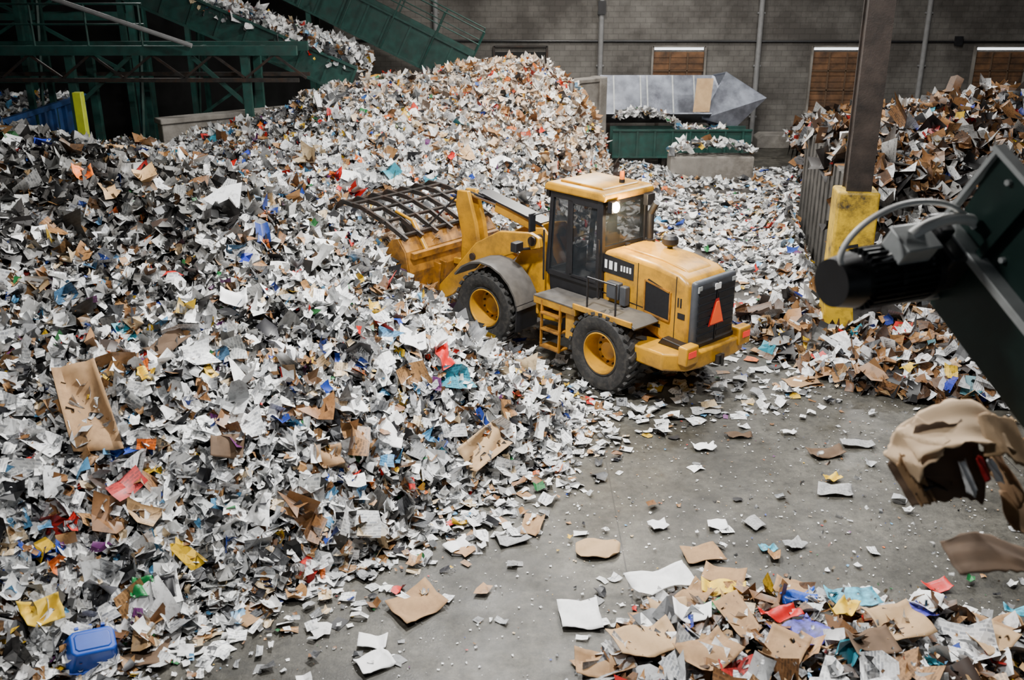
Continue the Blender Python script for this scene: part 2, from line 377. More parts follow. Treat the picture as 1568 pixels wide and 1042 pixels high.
def mesh_from(name, chunks, m='paper', parent=None):
    Vs=[];Fs=[];Cs=[];Ps=[];o=0
    for v,f,c,p in chunks:
        Vs.append(v);Fs.append(f+o);Cs.append(c);Ps.append(p);o+=len(v)
    V=np.concatenate(Vs);F=np.concatenate(Fs);C=np.concatenate(Cs);PC=np.concatenate(Ps)
    me = bpy.data.meshes.new(name)
    me.vertices.add(len(V)); me.vertices.foreach_set('co', V.astype(np.float32).ravel())
    me.loops.add(F.size); me.loops.foreach_set('vertex_index', F.astype(np.int32).ravel())
    me.polygons.add(len(F)); me.polygons.foreach_set('loop_start', np.arange(0,F.size,4,dtype=np.int32))
    try: me.polygons.foreach_set('loop_total', np.full(len(F),4,dtype=np.int32))
    except Exception: pass
    me.update(calc_edges=True)
    at = me.color_attributes.new('Col','FLOAT_COLOR','POINT'); at.data.foreach_set('color', C.astype(np.float32).ravel())
    a2 = me.attributes.new('pc','FLOAT_VECTOR','POINT'); a2.data.foreach_set('vector', PC.astype(np.float32).ravel())
    me.polygons.foreach_set('use_smooth', rng.random(len(F))<.5)
    me.materials.append(M[m])
    ob = bpy.data.objects.new(name, me); COL.objects.link(ob)
    if parent: ob.parent = parent
    return ob
def terrain(Hf, x0,x1,y0,y1,step, poly, col):
    xs=np.arange(x0,x1,step); ys=np.arange(y0,y1,step); X,Y=np.meshgrid(xs,ys)
    Z=Hf(X,Y)-.03; ins=inpoly(X,Y,poly)
    Z=np.where(ins,Z,-.02)
    ny,nx=X.shape; idx=np.arange(nx*ny).reshape(ny,nx)
    F=np.stack([idx[:-1,:-1],idx[:-1,1:],idx[1:,1:],idx[1:,:-1]],-1).reshape(-1,4)
    keep=ins.ravel()[F].sum(1)>=3; F=F[keep]
    used=np.unique(F); mp=np.full(nx*ny,-1); mp[used]=np.arange(len(used))
    V=np.stack([X.ravel(),Y.ravel(),Z.ravel()],1)[used]; F=mp[F]
    g=rng.uniform(.4,1.4,(len(V),1))
    C=np.ones((len(V),4)); C[:,:3]=np.array(col)*g
    return V,F,C,np.zeros((len(V),3))
def grad(Hf,x,y,e=.15):
    gx=(Hf(x+e,y)-Hf(x-e,y))/(2*e); gy=(Hf(x,y+e)-Hf(x,y-e))/(2*e)
    gx=np.clip(gx,-2,2); gy=np.clip(gy,-2,2)
    n=np.stack([-gx,-gy,np.ones_like(gx)],1); return n/np.linalg.norm(n,axis=1,keepdims=True)
def sample(poly, n):
    a=np.array(poly); lo=a.min(0); hi=a.max(0); out=[]; tot=0
    while tot<n:
        p=rng.uniform(lo,hi,(n,2)); p=p[inpoly(p[:,0],p[:,1],poly)]; out.append(p); tot+=len(p)
    return np.concatenate(out)[:n]
def scatter(Hf, poly, n, lift=.10):
    p=sample(poly,n); x,y=p[:,0],p[:,1]; Nn=grad(Hf,x,y)
    P=np.stack([x,y,Hf(x,y)],1)+Nn*rng.uniform(-.02,lift,(n,1))
    return P,Nn

# --- main pile
ch=[terrain(H1,-14,4,4.5,36,.16,P1,(.022,.021,.020))]  # near-black base paints the shadow in gaps between pieces
P,Nn=scatter(H1,P1,104000,.17)
x,y=P[:,0],P[:,1]
wd=np.exp(-(seg_dist(x,y,[(-14,14.6),(-8,14.8),(-4.9,15.8)])/2.7)**2)+.22*sst(-4,-9,x)  # weight of the shaded left crest, painted through darker pieces
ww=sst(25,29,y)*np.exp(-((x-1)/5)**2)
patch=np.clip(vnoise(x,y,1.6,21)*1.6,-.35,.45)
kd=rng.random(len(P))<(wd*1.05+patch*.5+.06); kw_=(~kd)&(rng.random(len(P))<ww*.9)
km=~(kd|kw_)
ch.append(make_pieces(P[kd],Nn[kd],'dirty_dim',.07,.28,.65,.3,big=.03))
ch.append(make_pieces(P[kw_],Nn[kw_],'warm',.11,.34,.6,.3))
ch.append(make_pieces(P[km],Nn[km],'mixed',.06,.25,.58,.3,big=.06))
P,Nn=scatter(H1,P1,900,.20); P+=Nn*.03
ch.append(make_pieces(P,Nn,'card',.24,.50,.28,.22))
foot=np.array(F1[2:12]); k=rng.integers(0,len(foot)-1,3600); t=rng.random((3600,1))
fp=foot[k]*(1-t)+foot[k+1]*t; nrm=np.stack([foot[k+1][:,1]-foot[k][:,1],-(foot[k+1][:,0]-foot[k][:,0])],1); nrm/=np.linalg.norm(nrm,axis=1,keepdims=True)
fp=fp+nrm*rng.exponential(.36,(3600,1))-nrm*.25+rng.normal(0,.12,(3600,2))
PP=np.stack([fp[:,0],fp[:,1],H1(fp[:,0],fp[:,1])+rng.uniform(.012,.06,3600)],1)
ch.append(make_pieces(PP,np.tile([0,0,1.],(3600,1)),'mixed',.04,.24,.16,.12))
mesh_from('waste_paper_pile',ch)
# --- cardboard pile on the right
ch=[terrain(H2,4.2,20,14.6,38,.2,P2,(.026,.021,.017))]  # dark base colour again paints shadowed gaps
P,Nn=scatter(H2,P2,22000,.19)
x,y=P[:,0],P[:,1]
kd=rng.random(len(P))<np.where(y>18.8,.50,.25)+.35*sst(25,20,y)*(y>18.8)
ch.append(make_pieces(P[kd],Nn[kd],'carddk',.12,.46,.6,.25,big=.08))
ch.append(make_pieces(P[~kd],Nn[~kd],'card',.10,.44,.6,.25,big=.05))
mesh_from('cardboard_pile',ch)
# --- trampled paper layer behind the loader
ch=[]
P,Nn=scatter(H3,P3,9500,.04)
ch.append(terrain(H3,-2,10.4,17.4,38,.25,P3,(.055,.05,.045)))
thin=vnoise(P[:,0],P[:,1],1.5,31)+.35*np.exp(-(seg_dist(P[:,0],P[:,1],[(6.7,20),(8,27.5)])/1.5)**2)
kk=(rng.random(len(P))<np.clip(.75+thin*1.4,.15,1))
ch.append(make_pieces(P[kk],Nn[kk],'mixed',.08,.34,.18,.18))
mesh_from('trampled_paper_layer',ch)
# --- near cardboard heap
ch=[]
P,Nn=scatter(H4,P4,500,.11); P[:,2]+=.02
ch.append(make_pieces(P,Nn,'card',.14,.46,.30,.22))
P,Nn=scatter(H4,P4,1500,.14); P[:,2]+=.01
ch.append(make_pieces(P[:900],Nn[:900],'card',.05,.2,.4,.22)); ch.append(make_pieces(P[900:],Nn[900:],'mixed',.06,.26,.35,.22))
mesh_from('cardboard_scrap_heap',ch)
# --- loose litter over the floor
FL=[(-.5,12.4),(-3,9.2),(-4,8),(-3,6),(8,6),(9,14.8),(5.2,16.4),(3.4,15.6),(2.2,14.2),(1.0,13.4)]
p=sample(FL,1500)
dd=np.minimum(seg_dist(p[:,0],p[:,1],F1[2:12]),np.minimum(seg_dist(p[:,0],p[:,1],F2),seg_dist(p[:,0],p[:,1],P4)))
keep=rng.random(1500)<np.exp(-dd/.8)*.8+.085
p=p[keep]; PP=np.stack([p[:,0],p[:,1],rng.uniform(.01,.03,len(p))],1)
ch=[make_pieces(PP,np.tile([0,0,1.],(len(p),1)),'mixed',.03,.2,.1,.1)]
p=sample(FL,3400); PP=np.stack([p[:,0],p[:,1],np.full(len(p),.012)],1)
ch.append(make_pieces(PP,np.tile([0,0,1.],(len(p),1)),'mixed',.008,.038,.1,.1))
p=sample([(1.6,16.6),(4.5,17.9),(5,17.2),(5.5,16),(5.6,15),(4,14.8),(2.5,14.2),(1.2,15)],300); PP=np.stack([p[:,0],p[:,1],np.full(len(p),.02)],1)
ch.append(make_pieces(PP,np.tile([0,0,1.],(len(p),1)),'mixed',.06,.28,.12,.1))
mesh_from('loose_paper_litter',ch)

# ------------------------------------------------------------------ loose sheets
def sheet(name, x, y, w, h, rz, m, z=None, curl=.04, Hf=None, hexa=False):
    n=11; rr=random.Random(int(x*131+y*977)); V=[];F=[]
    cx=[rr.uniform(-.12,.12) for _ in range(8)]; ph=rr.uniform(0,6); k1=rr.uniform(2,5); k2=rr.uniform(-4,4)
    for j in range(n):
        for i in range(n):
            s=i/(n-1)-.5; t=j/(n-1)-.5
            px=w*(s+cx[0]*t+cx[1]*s*t); py=h*(t+cx[2]*s+cx[3]*s*t)
            if hexa:
                c=max(0,abs(s)+abs(t)-.72); px*=1-c*.9; py*=1-c*.9
            pz=.012+curl*(abs(math.sin(k1*s+k2*t+ph))*.8+2.2*max(0,abs(s)-.3)*(1+cx[5]*6)+1.2*max(0,abs(t)-.38)*(1+cx[6]*8)+cx[4]*t)+rr.uniform(0,.006)
            V.append((px,py,max(.006,pz)))
    for j in range(n-1):
        for i in range(n-1):
            a=j*n+i; F.append((a,a+1,a+n+1,a+n))
    ob=part(None,name,(V,F),m,smooth=True)
    zz=0; 
    if Hf is not None:
        nv=grad(Hf,np.array([x]),np.array([y]),.4)[0]; zz=float(Hf(np.array([x]),np.array([y]))[0])+.16
        q=Vector((0,0,1)).rotation_difference(Vector(nv))
        ob.rotation_mode='QUATERNION'; ob.rotation_quaternion=q @ Euler((0,0,rz)).to_quaternion()
    else: ob.rotation_euler=(0,0,rz)
    if z is not None: zz=z
    ob.location=(x,y,zz)
    s=ob.modifiers.new('thick','SOLIDIFY'); s.thickness=.006; s.offset=1
    return ob
CB='cardboard_sheet'; PS='paper_sheet'
for a in [
 (CB,-1.10,9.63,.62,.52,.75,'card'),(CB,1.08,10.78,.56,.42,.03,'cardlt'),(CB,2.38,10.67,.48,.36,.2,'card'),(CB,2.56,10.2,.5,.36,-.3,'card'),
 (PS,.77,9.44,.46,.52,.1,'white'),(PS,-1.52,8.95,.32,.22,-.1,'white'),(PS,-1.46,8.62,.36,.3,.6,'white'),(PS,-.70,10.85,.3,.22,.7,'white'),
 (PS,-1.03,11.3,.32,.24,.2,'white'),(PS,1.93,11.36,.24,.2,.4,'white'),(PS,2.7,11.36,.25,.22,.05,'white'),(CB,.27,11.35,.26,.5,-.2,'card'),
 (PS,0,11.05,.4,.32,.4,'greypap'),(PS,2.93,13.6,.34,.2,.1,'white'),(CB,3.55,14.0,.4,.16,0,'carddk'),(PS,4.59,12.6,.24,.16,.3,'yellowpap'),
 (PS,4.53,12.28,.48,.3,-.1,'greypap'),(CB,4.74,13.4,.55,.3,.3,'carddk'),(PS,5.3,13.7,.5,.22,0,'greypap'),(PS,3.6,10.9,.26,.2,.4,'greypap'),
 (PS,4.35,14.1,.22,.12,0,'white'),('red_plastic_wrapper',5.04,9.97,.3,.2,.3,'redpap'),(PS,3.23,10.8,.2,.14,0,'cyanpap'),(PS,3.2,11.4,.24,.26,.5,'greypap'),
 (CB,-2.95,9.50,.5,.42,.8,'card'),(CB,-4.0,8.72,.62,.4,.2,'carddk'),(PS,-3.75,8.95,.26,.26,.2,'white'),
 (PS,-3.2,9.35,.26,.22,.2,'white'),('orange_plastic_bag',-3.35,9.62,.3,.2,.4,'orangepl'),
 (PS,3.2,14.9,.5,.25,.1,'greypap'),(CB,5.1,16.1,.6,.4,.3,'card')]:
    sheet(a[0],a[1],a[2],a[3],a[4],a[5],a[6],curl=.05,hexa=(a[6]=='cardlt'))
for a in [
 (CB,2.1,9.6,.5,.3,.9,'card'),(PS,1.75,9.9,.75,.4,.4,'white'),(CB,1.75,9.3,.42,.3,.1,'cardlt'),(PS,2.45,9.75,.5,.28,-.1,'yellowpap'),
 (PS,1.95,9.0,.4,.3,-.2,'white'),(CB,1.4,8.65,.7,.5,.3,'cardlt'),(CB,.95,8.4,.6,.4,.1,'card'),(CB,2.4,8.85,.3,.7,.25,'card'),
 (PS,3.75,9.25,.55,.3,-.1,'cyanpap'),(PS,3.95,9.45,.28,.2,.1,'white'),(CB,4.0,8.6,.55,.55,.15,'cardlt'),(PS,3.2,9.35,.4,.2,.1,'bluepl'),
 (PS,3.0,8.6,.55,.42,.4,'purp'),(PS,2.9,8.95,.4,.2,.2,'redpap'),(PS,3.55,8.9,.3,.2,.8,'yellowpap'),(CB,3.2,9.6,.4,.3,-.5,'card'),
 (CB,5.2,8.8,.45,.3,.1,'card'),(CB,4.9,8.4,.5,.35,.5,'cardlt'),(PS,4.5,9.1,.35,.3,.8,'white'),(PS,5.75,9.3,.5,.2,.1,'cyanpap'),(CB,2.0,8.3,.6,.45,.6,'card'),
 (CB,2.75,8.25,.5,.4,1.0,'card'),(CB,3.6,8.2,.5,.4,.2,'carddk'),(PS,4.3,8.9,.4,.3,.5,'purp'),(PS,2.3,9.15,.3,.2,.5,'greenpl')]:
    sheet(*a[:7],z=float(H4(np.array([a[1]]),np.array([a[2]]))[0])+.12,curl=.09)
for a in [(CB,-5.05,10.75,.50,1.2,.55,'card'),(CB,-.45,12.72,.42,.8,-.55,'cardlt'),(CB,-4.5,12.1,.30,.6,-.5,'carddk'),('orange_plastic_bag',-6.2,14.2,.26,.22,.4,'orangepl'),
 (PS,-2.05,16.0,.28,.22,.4,'redpap'),('red_plastic_bag',-1.05,13.55,.20,.40,.5,'redpap'),('yellow_plastic_bag',-4.95,8.75,.38,.28,.6,'yellowpap'),
 (PS,-3.9,13.2,.36,.3,.2,'white'),(PS,-2.2,12.2,.4,.3,.7,'white'),(CB,-3.5,10.9,.4,.3,.3,'carddk'),('yellow_plastic_bag',-4.55,11.3,.20,.18,.3,'yellowpap'),
 (PS,-1.5,13.6,.4,.3,.2,'white'),(PS,-2.6,13.9,.36,.3,1.2,'white'),('green_plastic_bag',-4.1,9.3,.24,.22,.3,'greenpl'),('black_plastic_bag',-3.9,9.35,.25,.25,.3,'black'),(CB,-2.4,11.4,.35,.3,.5,'card'),
 (PS,-3.2,12.7,.35,.3,.5,'white'),(PS,-1.7,12.1,.4,.3,-.2,'white'),(PS,-3.0,15.2,.4,.3,.4,'white')]:
    sheet(*a[:7],Hf=H1,curl=.11)

# blue tub, upturned
tub=empty('blue_plastic_tub',(-4.42,8.62,.24),(math.radians(28),math.radians(8),.55))
def frus(z0,z1,a0,b0,a1,b1):
    def ring(a,b,z):
        o=[];c=min(a,b)*.3
        for x_,y_ in ((a-c,-b),(a,-b+c),(a,b-c),(a-c,b),(-a+c,b),(-a,b-c),(-a,-b+c),(-a+c,-b)): o.append(Vector((x_,y_,z)))
        return o
    v=ring(a0,b0,z0)+ring(a1,b1,z1); f=[tuple(range(8)),tuple(range(15,7,-1))]+[(i,(i+1)%8,8+(i+1)%8,8+i) for i in range(8)]
    return v,f
part(tub,'tub_body',frus(-.14,.12,.28,.20,.22,.14),'bluepl',bevel=.02)
part(tub,'tub_rim',frus(-.17,-.13,.31,.23,.31,.23),'bluepl',bevel=.008)
part(tub,'tub_base_ridge',[frus(.12,.132,.18,.10,.17,.09),box((.0,.19,0),(.04,.03,.20)),box((.13,.185,0),(.04,.03,.20)),box((-.13,.185,0),(.04,.03,.20))],'bluepl',bevel=.004)

# ------------------------------------------------------------------ building
part(None,'floor',box((0,16,-.15),(52,52,.3)),'floor')
part(None,'wall_back',box((0,41.3,5.1),(49,.6,10.2)),'block')
part(None,'wall_left',box((-24.8,16,5.1),(.5,50,10.2)),'blocky')
part(None,'wall_right',box((24.8,16,5.1),(.5,50,10.2)),'blocky')
part(None,'ceiling',box((0,16,10.4),(50,50,.3)),'ceil')
for i,(cx,first) in enumerate([(.34,True),(6.62,False),(12.95,False),(19.4,False)]):
    w=empty('window_%d'%(i+1),(cx,41.0,2.45))
    part(w,'frame',[box((-1.05,-.08,0),(.08,.14,2.6)),box((1.05,-.08,0),(.08,.14,2.6)),box((0,-.08,1.28),(2.1,.14,.06)),box((0,-.12,-1.3),(2.3,.24,.10))],'dsteel' if first else 'conc')
    rows=[]
    for k in range(10):
        zz=-1.15+k*.235
        rows.append(box((random.uniform(-.01,.01),-.05+random.uniform(-.01,.01),zz),(2.0,.04,.215)))
    part(w,'boards',rows,'darkvoid' if first else 'wood')
    if not first:
        part(w,'mullions',[box((-.35,-.10,-.1),(.05,.05,2.3)),box((.35,-.10,-.1),(.05,.05,2.3)),box((0,-.10,.35),(2.0,.05,.05)),box((0,-.10,-.4),(2.0,.05,.05))],'carddk')
        part(w,'daylight_slot',box((0,-.04,1.2),(1.95,.03,.10)),'day')
part(None,'conduit_1',[cyl((-8,40.93,3.95),(24,40.93,3.90),.045,n=8)],'black')  # conduit run along the back wall
pip=empty('wall_downpipe_set',(0,40.88,0))
for X_ in (-3.0,3.5,9.75,16.3,22.6):
    part(pip,'downpipe',[cyl((X_,0,0),(X_,0,10),.10,n=12)]+[box((X_,.04,z_),(.3,.1,.06)) for z_ in (1,3,5,7)],'pipe')
part(pip,'junction_box',[box((3.5,-.12,5.2),(.3,.12,.5)),box((17.6,-.03,3.95),(.3,.12,.35))],'black')
part(None,'door_1',[box((-14,40.85,3.2),(14,.2,6.4))],'darkvoid')
led=part(None,'concrete_kerb',prism([(0,0),(3.2,0),(3.2,.55),(.2,.55),(0,.4)],38.6,39.4),'conc',bevel=.04); led.location=(9.6,.6,0)
A=Vector((-9,25.9,0)); B=Vector((3.15,35.5,0)); d=(B-A); Lw=d.length; ang=math.atan2(d.y,d.x)
pw=empty('concrete_push_wall',(A.x,A.y,0),(0,0,ang))
part(pw,'wall_panel',[box((Lw/2,.2,1.5),(Lw,.35,3.0))],'conc',bevel=.03)
part(pw,'cap',[box((Lw/2,.2,3.06),(Lw+.1,.5,.14))],'conc',bevel=.03)
part(pw,'end_post',[box((Lw,.2,1.55),(.35,.55,3.2))],'conc',bevel=.04)
A=Vector((6.80,19.3,0)); B=Vector((8.05,27.4,0)); d=B-A; Lw=d.length; ang=math.atan2(d.y,d.x)
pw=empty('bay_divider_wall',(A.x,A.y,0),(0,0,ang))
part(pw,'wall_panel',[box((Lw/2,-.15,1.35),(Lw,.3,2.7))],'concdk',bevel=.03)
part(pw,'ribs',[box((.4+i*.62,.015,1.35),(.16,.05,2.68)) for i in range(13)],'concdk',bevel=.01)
col=empty('steel_column',(6.55,18.7,0),(0,0,math.radians(-8)))
part(col,'flanges',[box((0,-.21,5.1),(.46,.05,10.2)),box((0,.21,5.1),(.46,.05,10.2))],'rust')
part(col,'web',[box((0,0,5.1),(.04,.4,10.2))],'rust')
part(col,'side_plates',[box((.18,0,5.2),(.03,.38,9.8)),box((-.18,0,5.2),(.03,.38,9.8))],'rust')
part(col,'yellow_guard',[box((0,0,1.45),(.78,.68,2.9))],'yconc',bevel=.05)
part(col,'guard_scuffs',[box((-.05,-.343,1.5),(.5,.006,.08),Euler((0,.4,0)).to_matrix()),box((.1,-.343,1.2),(.36,.006,.05),Euler((0,-.7,0)).to_matrix()),box((-.08,-.343,1.85),(.35,.006,.06),Euler((0,-.2,0)).to_matrix()),box((.05,-.343,1.05),(.4,.006,.10),Euler((0,.1,0)).to_matrix())],'black')

# ------------------------------------------------------------------ grey hopper and feed conveyor at the back
hp=empty('sheet_metal_hopper',(3.6,37.0,0))
def quad3(a,b,c,d_,th=.05):
    a,b,c,d_=map(Vector,(a,b,c,d_)); n=(b-a).cross(c-a).normalized()*th
    return [a,b,c,d_,a+n,b+n,c+n,d_+n],[(0,1,2,3),(7,6,5,4),(0,4,5,1),(1,5,6,2),(2,6,7,3),(3,7,4,0)]
part(hp,'trough_back',[quad3((-.3,1.4,2.9),(3.9,1.4,2.9),(3.9,.5,1.5),(-.3,.5,1.5))],'steel')
part(hp,'trough_front',[quad3((-.3,-.6,1.75),(3.6,-.6,1.75),(3.6,.3,1.3),(-.3,.3,1.3))],'steel')
part(hp,'chute_side',[quad3((3.9,1.4,2.9),(4.3,.9,3.05),(5.7,.2,2.2),(4.6,.0,1.15)),quad3((3.9,1.4,2.9),(4.6,.0,1.15),(3.6,.3,1.3),(3.6,.6,1.6)),quad3((4.3,.9,3.05),(3.3,-.2,1.5),(4.6,0,1.15),(5.7,.2,2.2))],'steel')
part(hp,'stiffeners',[bar((x_,1.36,2.88),(x_,.46,1.5),.05,.05) for x_ in (.2,1.2,1.45,2.4,3.2)],'rail')
part(hp,'legs',[box((x_,.6,.7),(.12,.12,1.4)) for x_ in (0,1.8,3.8,4.5)],'dsteel')
part(hp,'cardboard_scrap',[quad3((3.0,-.1,1.75),(3.6,-.1,1.75),(3.75,.3,2.9),(3.15,.3,2.9),.02)],'cardlt')
fc=empty('feed_conveyor',(3.7,35.9,0))
part(fc,'side_frame',[box((2.3,-.5,.85),(4.9,.08,.95)),box((2.3,.5,.85),(4.9,.08,.95))],'green')
part(fc,'stiffeners',[box((.1+i*.62,-.57,.85),(.07,.08,.9)) for i in range(8)]+[box((2.3,-.57,1.34),(4.9,.1,.06)),box((2.3,-.57,.4),(4.9,.1,.06))],'green')
part(fc,'belt',[box((2.3,0,1.1),(4.7,.9,.05))],'black')
part(fc,'feet',[box((.3+i*1.4,0,.2),(.12,.9,.42)) for i in range(4)],'dsteel')
cb=part(None,'concrete_block',box((0,0,.4),(2.8,.8,.8)),'conc',bevel=.05); cb.location=(6.7,33.6,0)
Hb=lambda x,y: np.full(np.shape(x),.86)+.3*np.clip(1-((x-6.7)/1.5)**2,0,1)
P,Nn=scatter(Hb,[(5.3,33.2),(8.1,33.2),(8.1,34.0),(5.3,34.0)],260,.1)
c1=make_pieces(P,Nn,'mixed',.1,.35,.4,.2)
Hb2=lambda x,y: 1.2+.7*np.clip(1-((x-4.6)/1.5)**2,0,1)
P,Nn=scatter(Hb2,[(3.8,35.5),(7.6,35.5),(7.6,36.2),(3.8,36.2)],520,.1)
c2=make_pieces(P,Nn,'mixed',.1,.35,.4,.2)
mesh_from('conveyor_paper_load',[c2]); mesh_from('block_paper_load',[c1])

# ------------------------------------------------------------------ inclined conveyors top-left
def conveyor(name,p0,p1,width,depth,leg_ts,rail=True,m='green',load=0):
    p0=Vector(p0);p1=Vector(p1); dd=p1-p0; L_=dd.length; X_=dd.normalized(); Y_=Vector((0,0,1)).cross(X_).normalized(); Z_=X_.cross(Y_)
    mw=Matrix((( X_.x,Y_.x,Z_.x,p0.x),(X_.y,Y_.y,Z_.y,p0.y),(X_.z,Y_.z,Z_.z,p0.z),(0,0,0,1)))
    e=empty(name,matrix=mw); hw=width/2; inv=mw.inverted()
    part(e,'side_panels',[box((L_/2,s*hw,0),(L_,.05,depth)) for s in (-1,1)],m)
    nr=int(L_/.75); R=[]
    for i in range(nr+1):
        for s in (-1,1): R.append(box((i*L_/nr,s*(hw+.05),0),(.07,.08,depth)))
    for s in (-1,1):
        R.append(box((L_/2,s*(hw+.06),depth/2),(L_,.14,.07))); R.append(box((L_/2,s*(hw+.06),-depth/2),(L_,.14,.07)))
    part(e,'flanges_and_ribs',R,m)
    part(e,'belt',[box((L_/2,0,.1),(L_,width-.1,.04)),box((L_/2,0,-depth/2+.1),(L_,width-.1,.04))],'black')
    part(e,'head_pulley',[cyl((0,-hw,0),(0,hw,0),depth*.33,n=20)],'dsteel')
    if rail:
        G=[cyl((0,s*(hw+.25),depth/2+.9),(L_,s*(hw+.25),depth/2+.9),.025,n=8) for s in (-1,1)]+[cyl((0,s*(hw+.25),depth/2+.45),(L_,s*(hw+.25),depth/2+.45),.02,n=8) for s in (-1,1)]
        for i in range(int(L_/1.5)+1):
            for s in (-1,1): G.append(cyl((i*1.5,s*(hw+.25),-depth/2),(i*1.5,s*(hw+.25),depth/2+.9),.025,n=8))
        part(e,'handrails',G,m)
    G=[]
    for t in leg_ts:
        c=p0+dd*t
        for s in (-1,1):
            q=c+Y_*s*hw; G.append(bar(inv@Vector((q.x,q.y,0)),inv@Vector((q.x,q.y,q.z-depth/2*.8)),.16,.16))
        q1=c+Y_*hw;q2=c-Y_*hw
        G.append(bar(inv@Vector((q1.x,q1.y,.3)),inv@Vector((q2.x,q2.y,q2.z*.8)),.08,.08))
    if G: part(e,'support_legs',G,m)
    if load:
        n=load; lx=rng.uniform(-.3,L_*.45,n); hl=.15+(depth*.5+.35)*(1-np.clip(lx/(L_*.5),0,1)*.5)*rng.random(n)
        P=np.stack([lx,rng.normal(0,hw*.5,n),hl],1)
        mesh_from('paper_load',[make_pieces(P,np.tile([0,0,1.],(n,1)),'mixed',.10,.32,.8,.3)],parent=e)
    return e
conveyor('inclined_conveyor',(-4.7,30.6,3.65),(-15.0,30.2,8.1),1.5,.8,(.3,.62,.9),rail=False,load=2200)
conveyor('inclined_conveyor',(-1.6,36.6,3.30),(-13.5,36.4,9.2),1.7,1.15,(.12,.45,.8),rail=True)
pf=empty('steel_platform',(0,0,0))
part(pf,'edge_beams',[box((-12,26.9,4.75),(12.8,.16,.24)),box((-12,28.4,4.75),(12.8,.16,.24))]+[box((-18+i*1.6,27.65,4.7),(.1,1.5,.18)) for i in range(8)],'green')
part(pf,'lower_chord',[box((-12,26.9,4.0),(12.8,.1,.10)),box((-12,28.4,4.0),(12.8,.1,.10))],'dsteel')
G=[]
for i in range(8):
    x0=-18.2+i*1.6
    G+=[bar((x0,26.9,4.05),(x0+.8,26.9,4.65),.06,.06),bar((x0+.8,26.9,4.65),(x0+1.6,26.9,4.05),.06,.06)]
part(pf,'truss_web',G,'dsteel')
part(pf,'posts',[box((x_,y_,2.35),(.2,.2,4.7)) for x_ in (-18.2,-11.6,-7.0) for y_ in (27.0,28.3)],'green')
part(pf,'braces',[bar((-11.6,27,3.3),(-10.0,27,4.6),.1,.1),bar((-7.0,27,3.3),(-8.4,27,4.6),.1,.1),bar((-11.6,28.3,1.0),(-7,28.3,4.0),.08,.08)],'green')
part(pf,'handrail',[cyl((-18.2,26.9,5.9),(-9.5,26.9,5.9),.03,n=8),cyl((-18.2,26.9,5.4),(-9.5,26.9,5.4),.025,n=8)]+[cyl((-18+i*1.4,26.9,4.8),(-18+i*1.4,26.9,5.9),.03,n=8) for i in range(7)],'green')
part(pf,'overhead_pipes',[cyl((-15,26.5,7.2),(-8.2,26.5,4.9),.06,n=10),cyl((-12.8,26.6,6.6),(-11.5,26.6,7.6),.05,n=10)],'pipe')
st=empty('steel_frame_tower',(0,0,0))
G=[box((x_,y_,3.5),(.22,.22,7)) for x_ in (-19.5,-16,-12.5) for y_ in (34.3,35.3)]
G+=[box((-16,y_,z_),(7.2,.18,.22)) for y_ in (34.3,35.3) for z_ in (3.2,5.2,7)]
G+=[bar((-19.5,34.3,3.2),(-16,34.3,5.2),.1,.1),bar((-16,34.3,5.2),(-12.5,34.3,3.2),.1,.1),bar((-19.5,34.3,7),(-16,34.3,5.2),.1,.1),bar((-12.5,34.3,7),(-16,34.3,5.2),.1,.1)]
part(st,'frame',G,'green')
bc=empty('blue_roll_off_container',(-15.15,29.9,0),(0,0,math.radians(-90)))
part(bc,'long_walls',[box((0,-1.2,1.4),(6,.06,2.7)),box((0,1.2,1.4),(6,.06,2.7))],'blue')
part(bc,'end_walls',[box((-3.0,0,1.4),(.06,2.4,2.7)),box((3.0,0,1.4),(.06,2.4,2.7)),box((0,0,.1),(6,2.4,.1))],'blue')
part(bc,'ribs',[box((-2.9+i*.72,s*1.28,1.4),(.12,.12,2.7)) for i in range(9) for s in (-1,1)]+[box((3.07,-1+i*.66,1.4),(.1,.1,2.7)) for i in range(4)],'blue')
part(bc,'top_rail',[box((0,-1.26,2.82),(6.2,.18,.16)),box((0,1.26,2.82),(6.2,.18,.16)),box((3.06,0,2.82),(.18,2.6,.16)),box((-3.06,0,2.82),(.18,2.6,.16))],'blue',bevel=.02)
n=1100; P=np.stack([rng.uniform(-2.9,2.9,n),rng.uniform(-1.1,1.1,n),rng.uniform(2.55,2.95,n)],1)
mesh_from('paper_load',[make_pieces(P,np.tile([0,0,1.],(n,1)),'mixed',.2,.45,.3,.2)],parent=bc)
yp=empty('yellow_guard_post',(-10.75,25.2,0))
part(yp,'post',[box((0,0,1.95),(.22,.22,3.9))],'lime',bevel=.02); part(yp,'base_plate',[box((0,0,.02),(.5,.5,.04))],'dsteel')

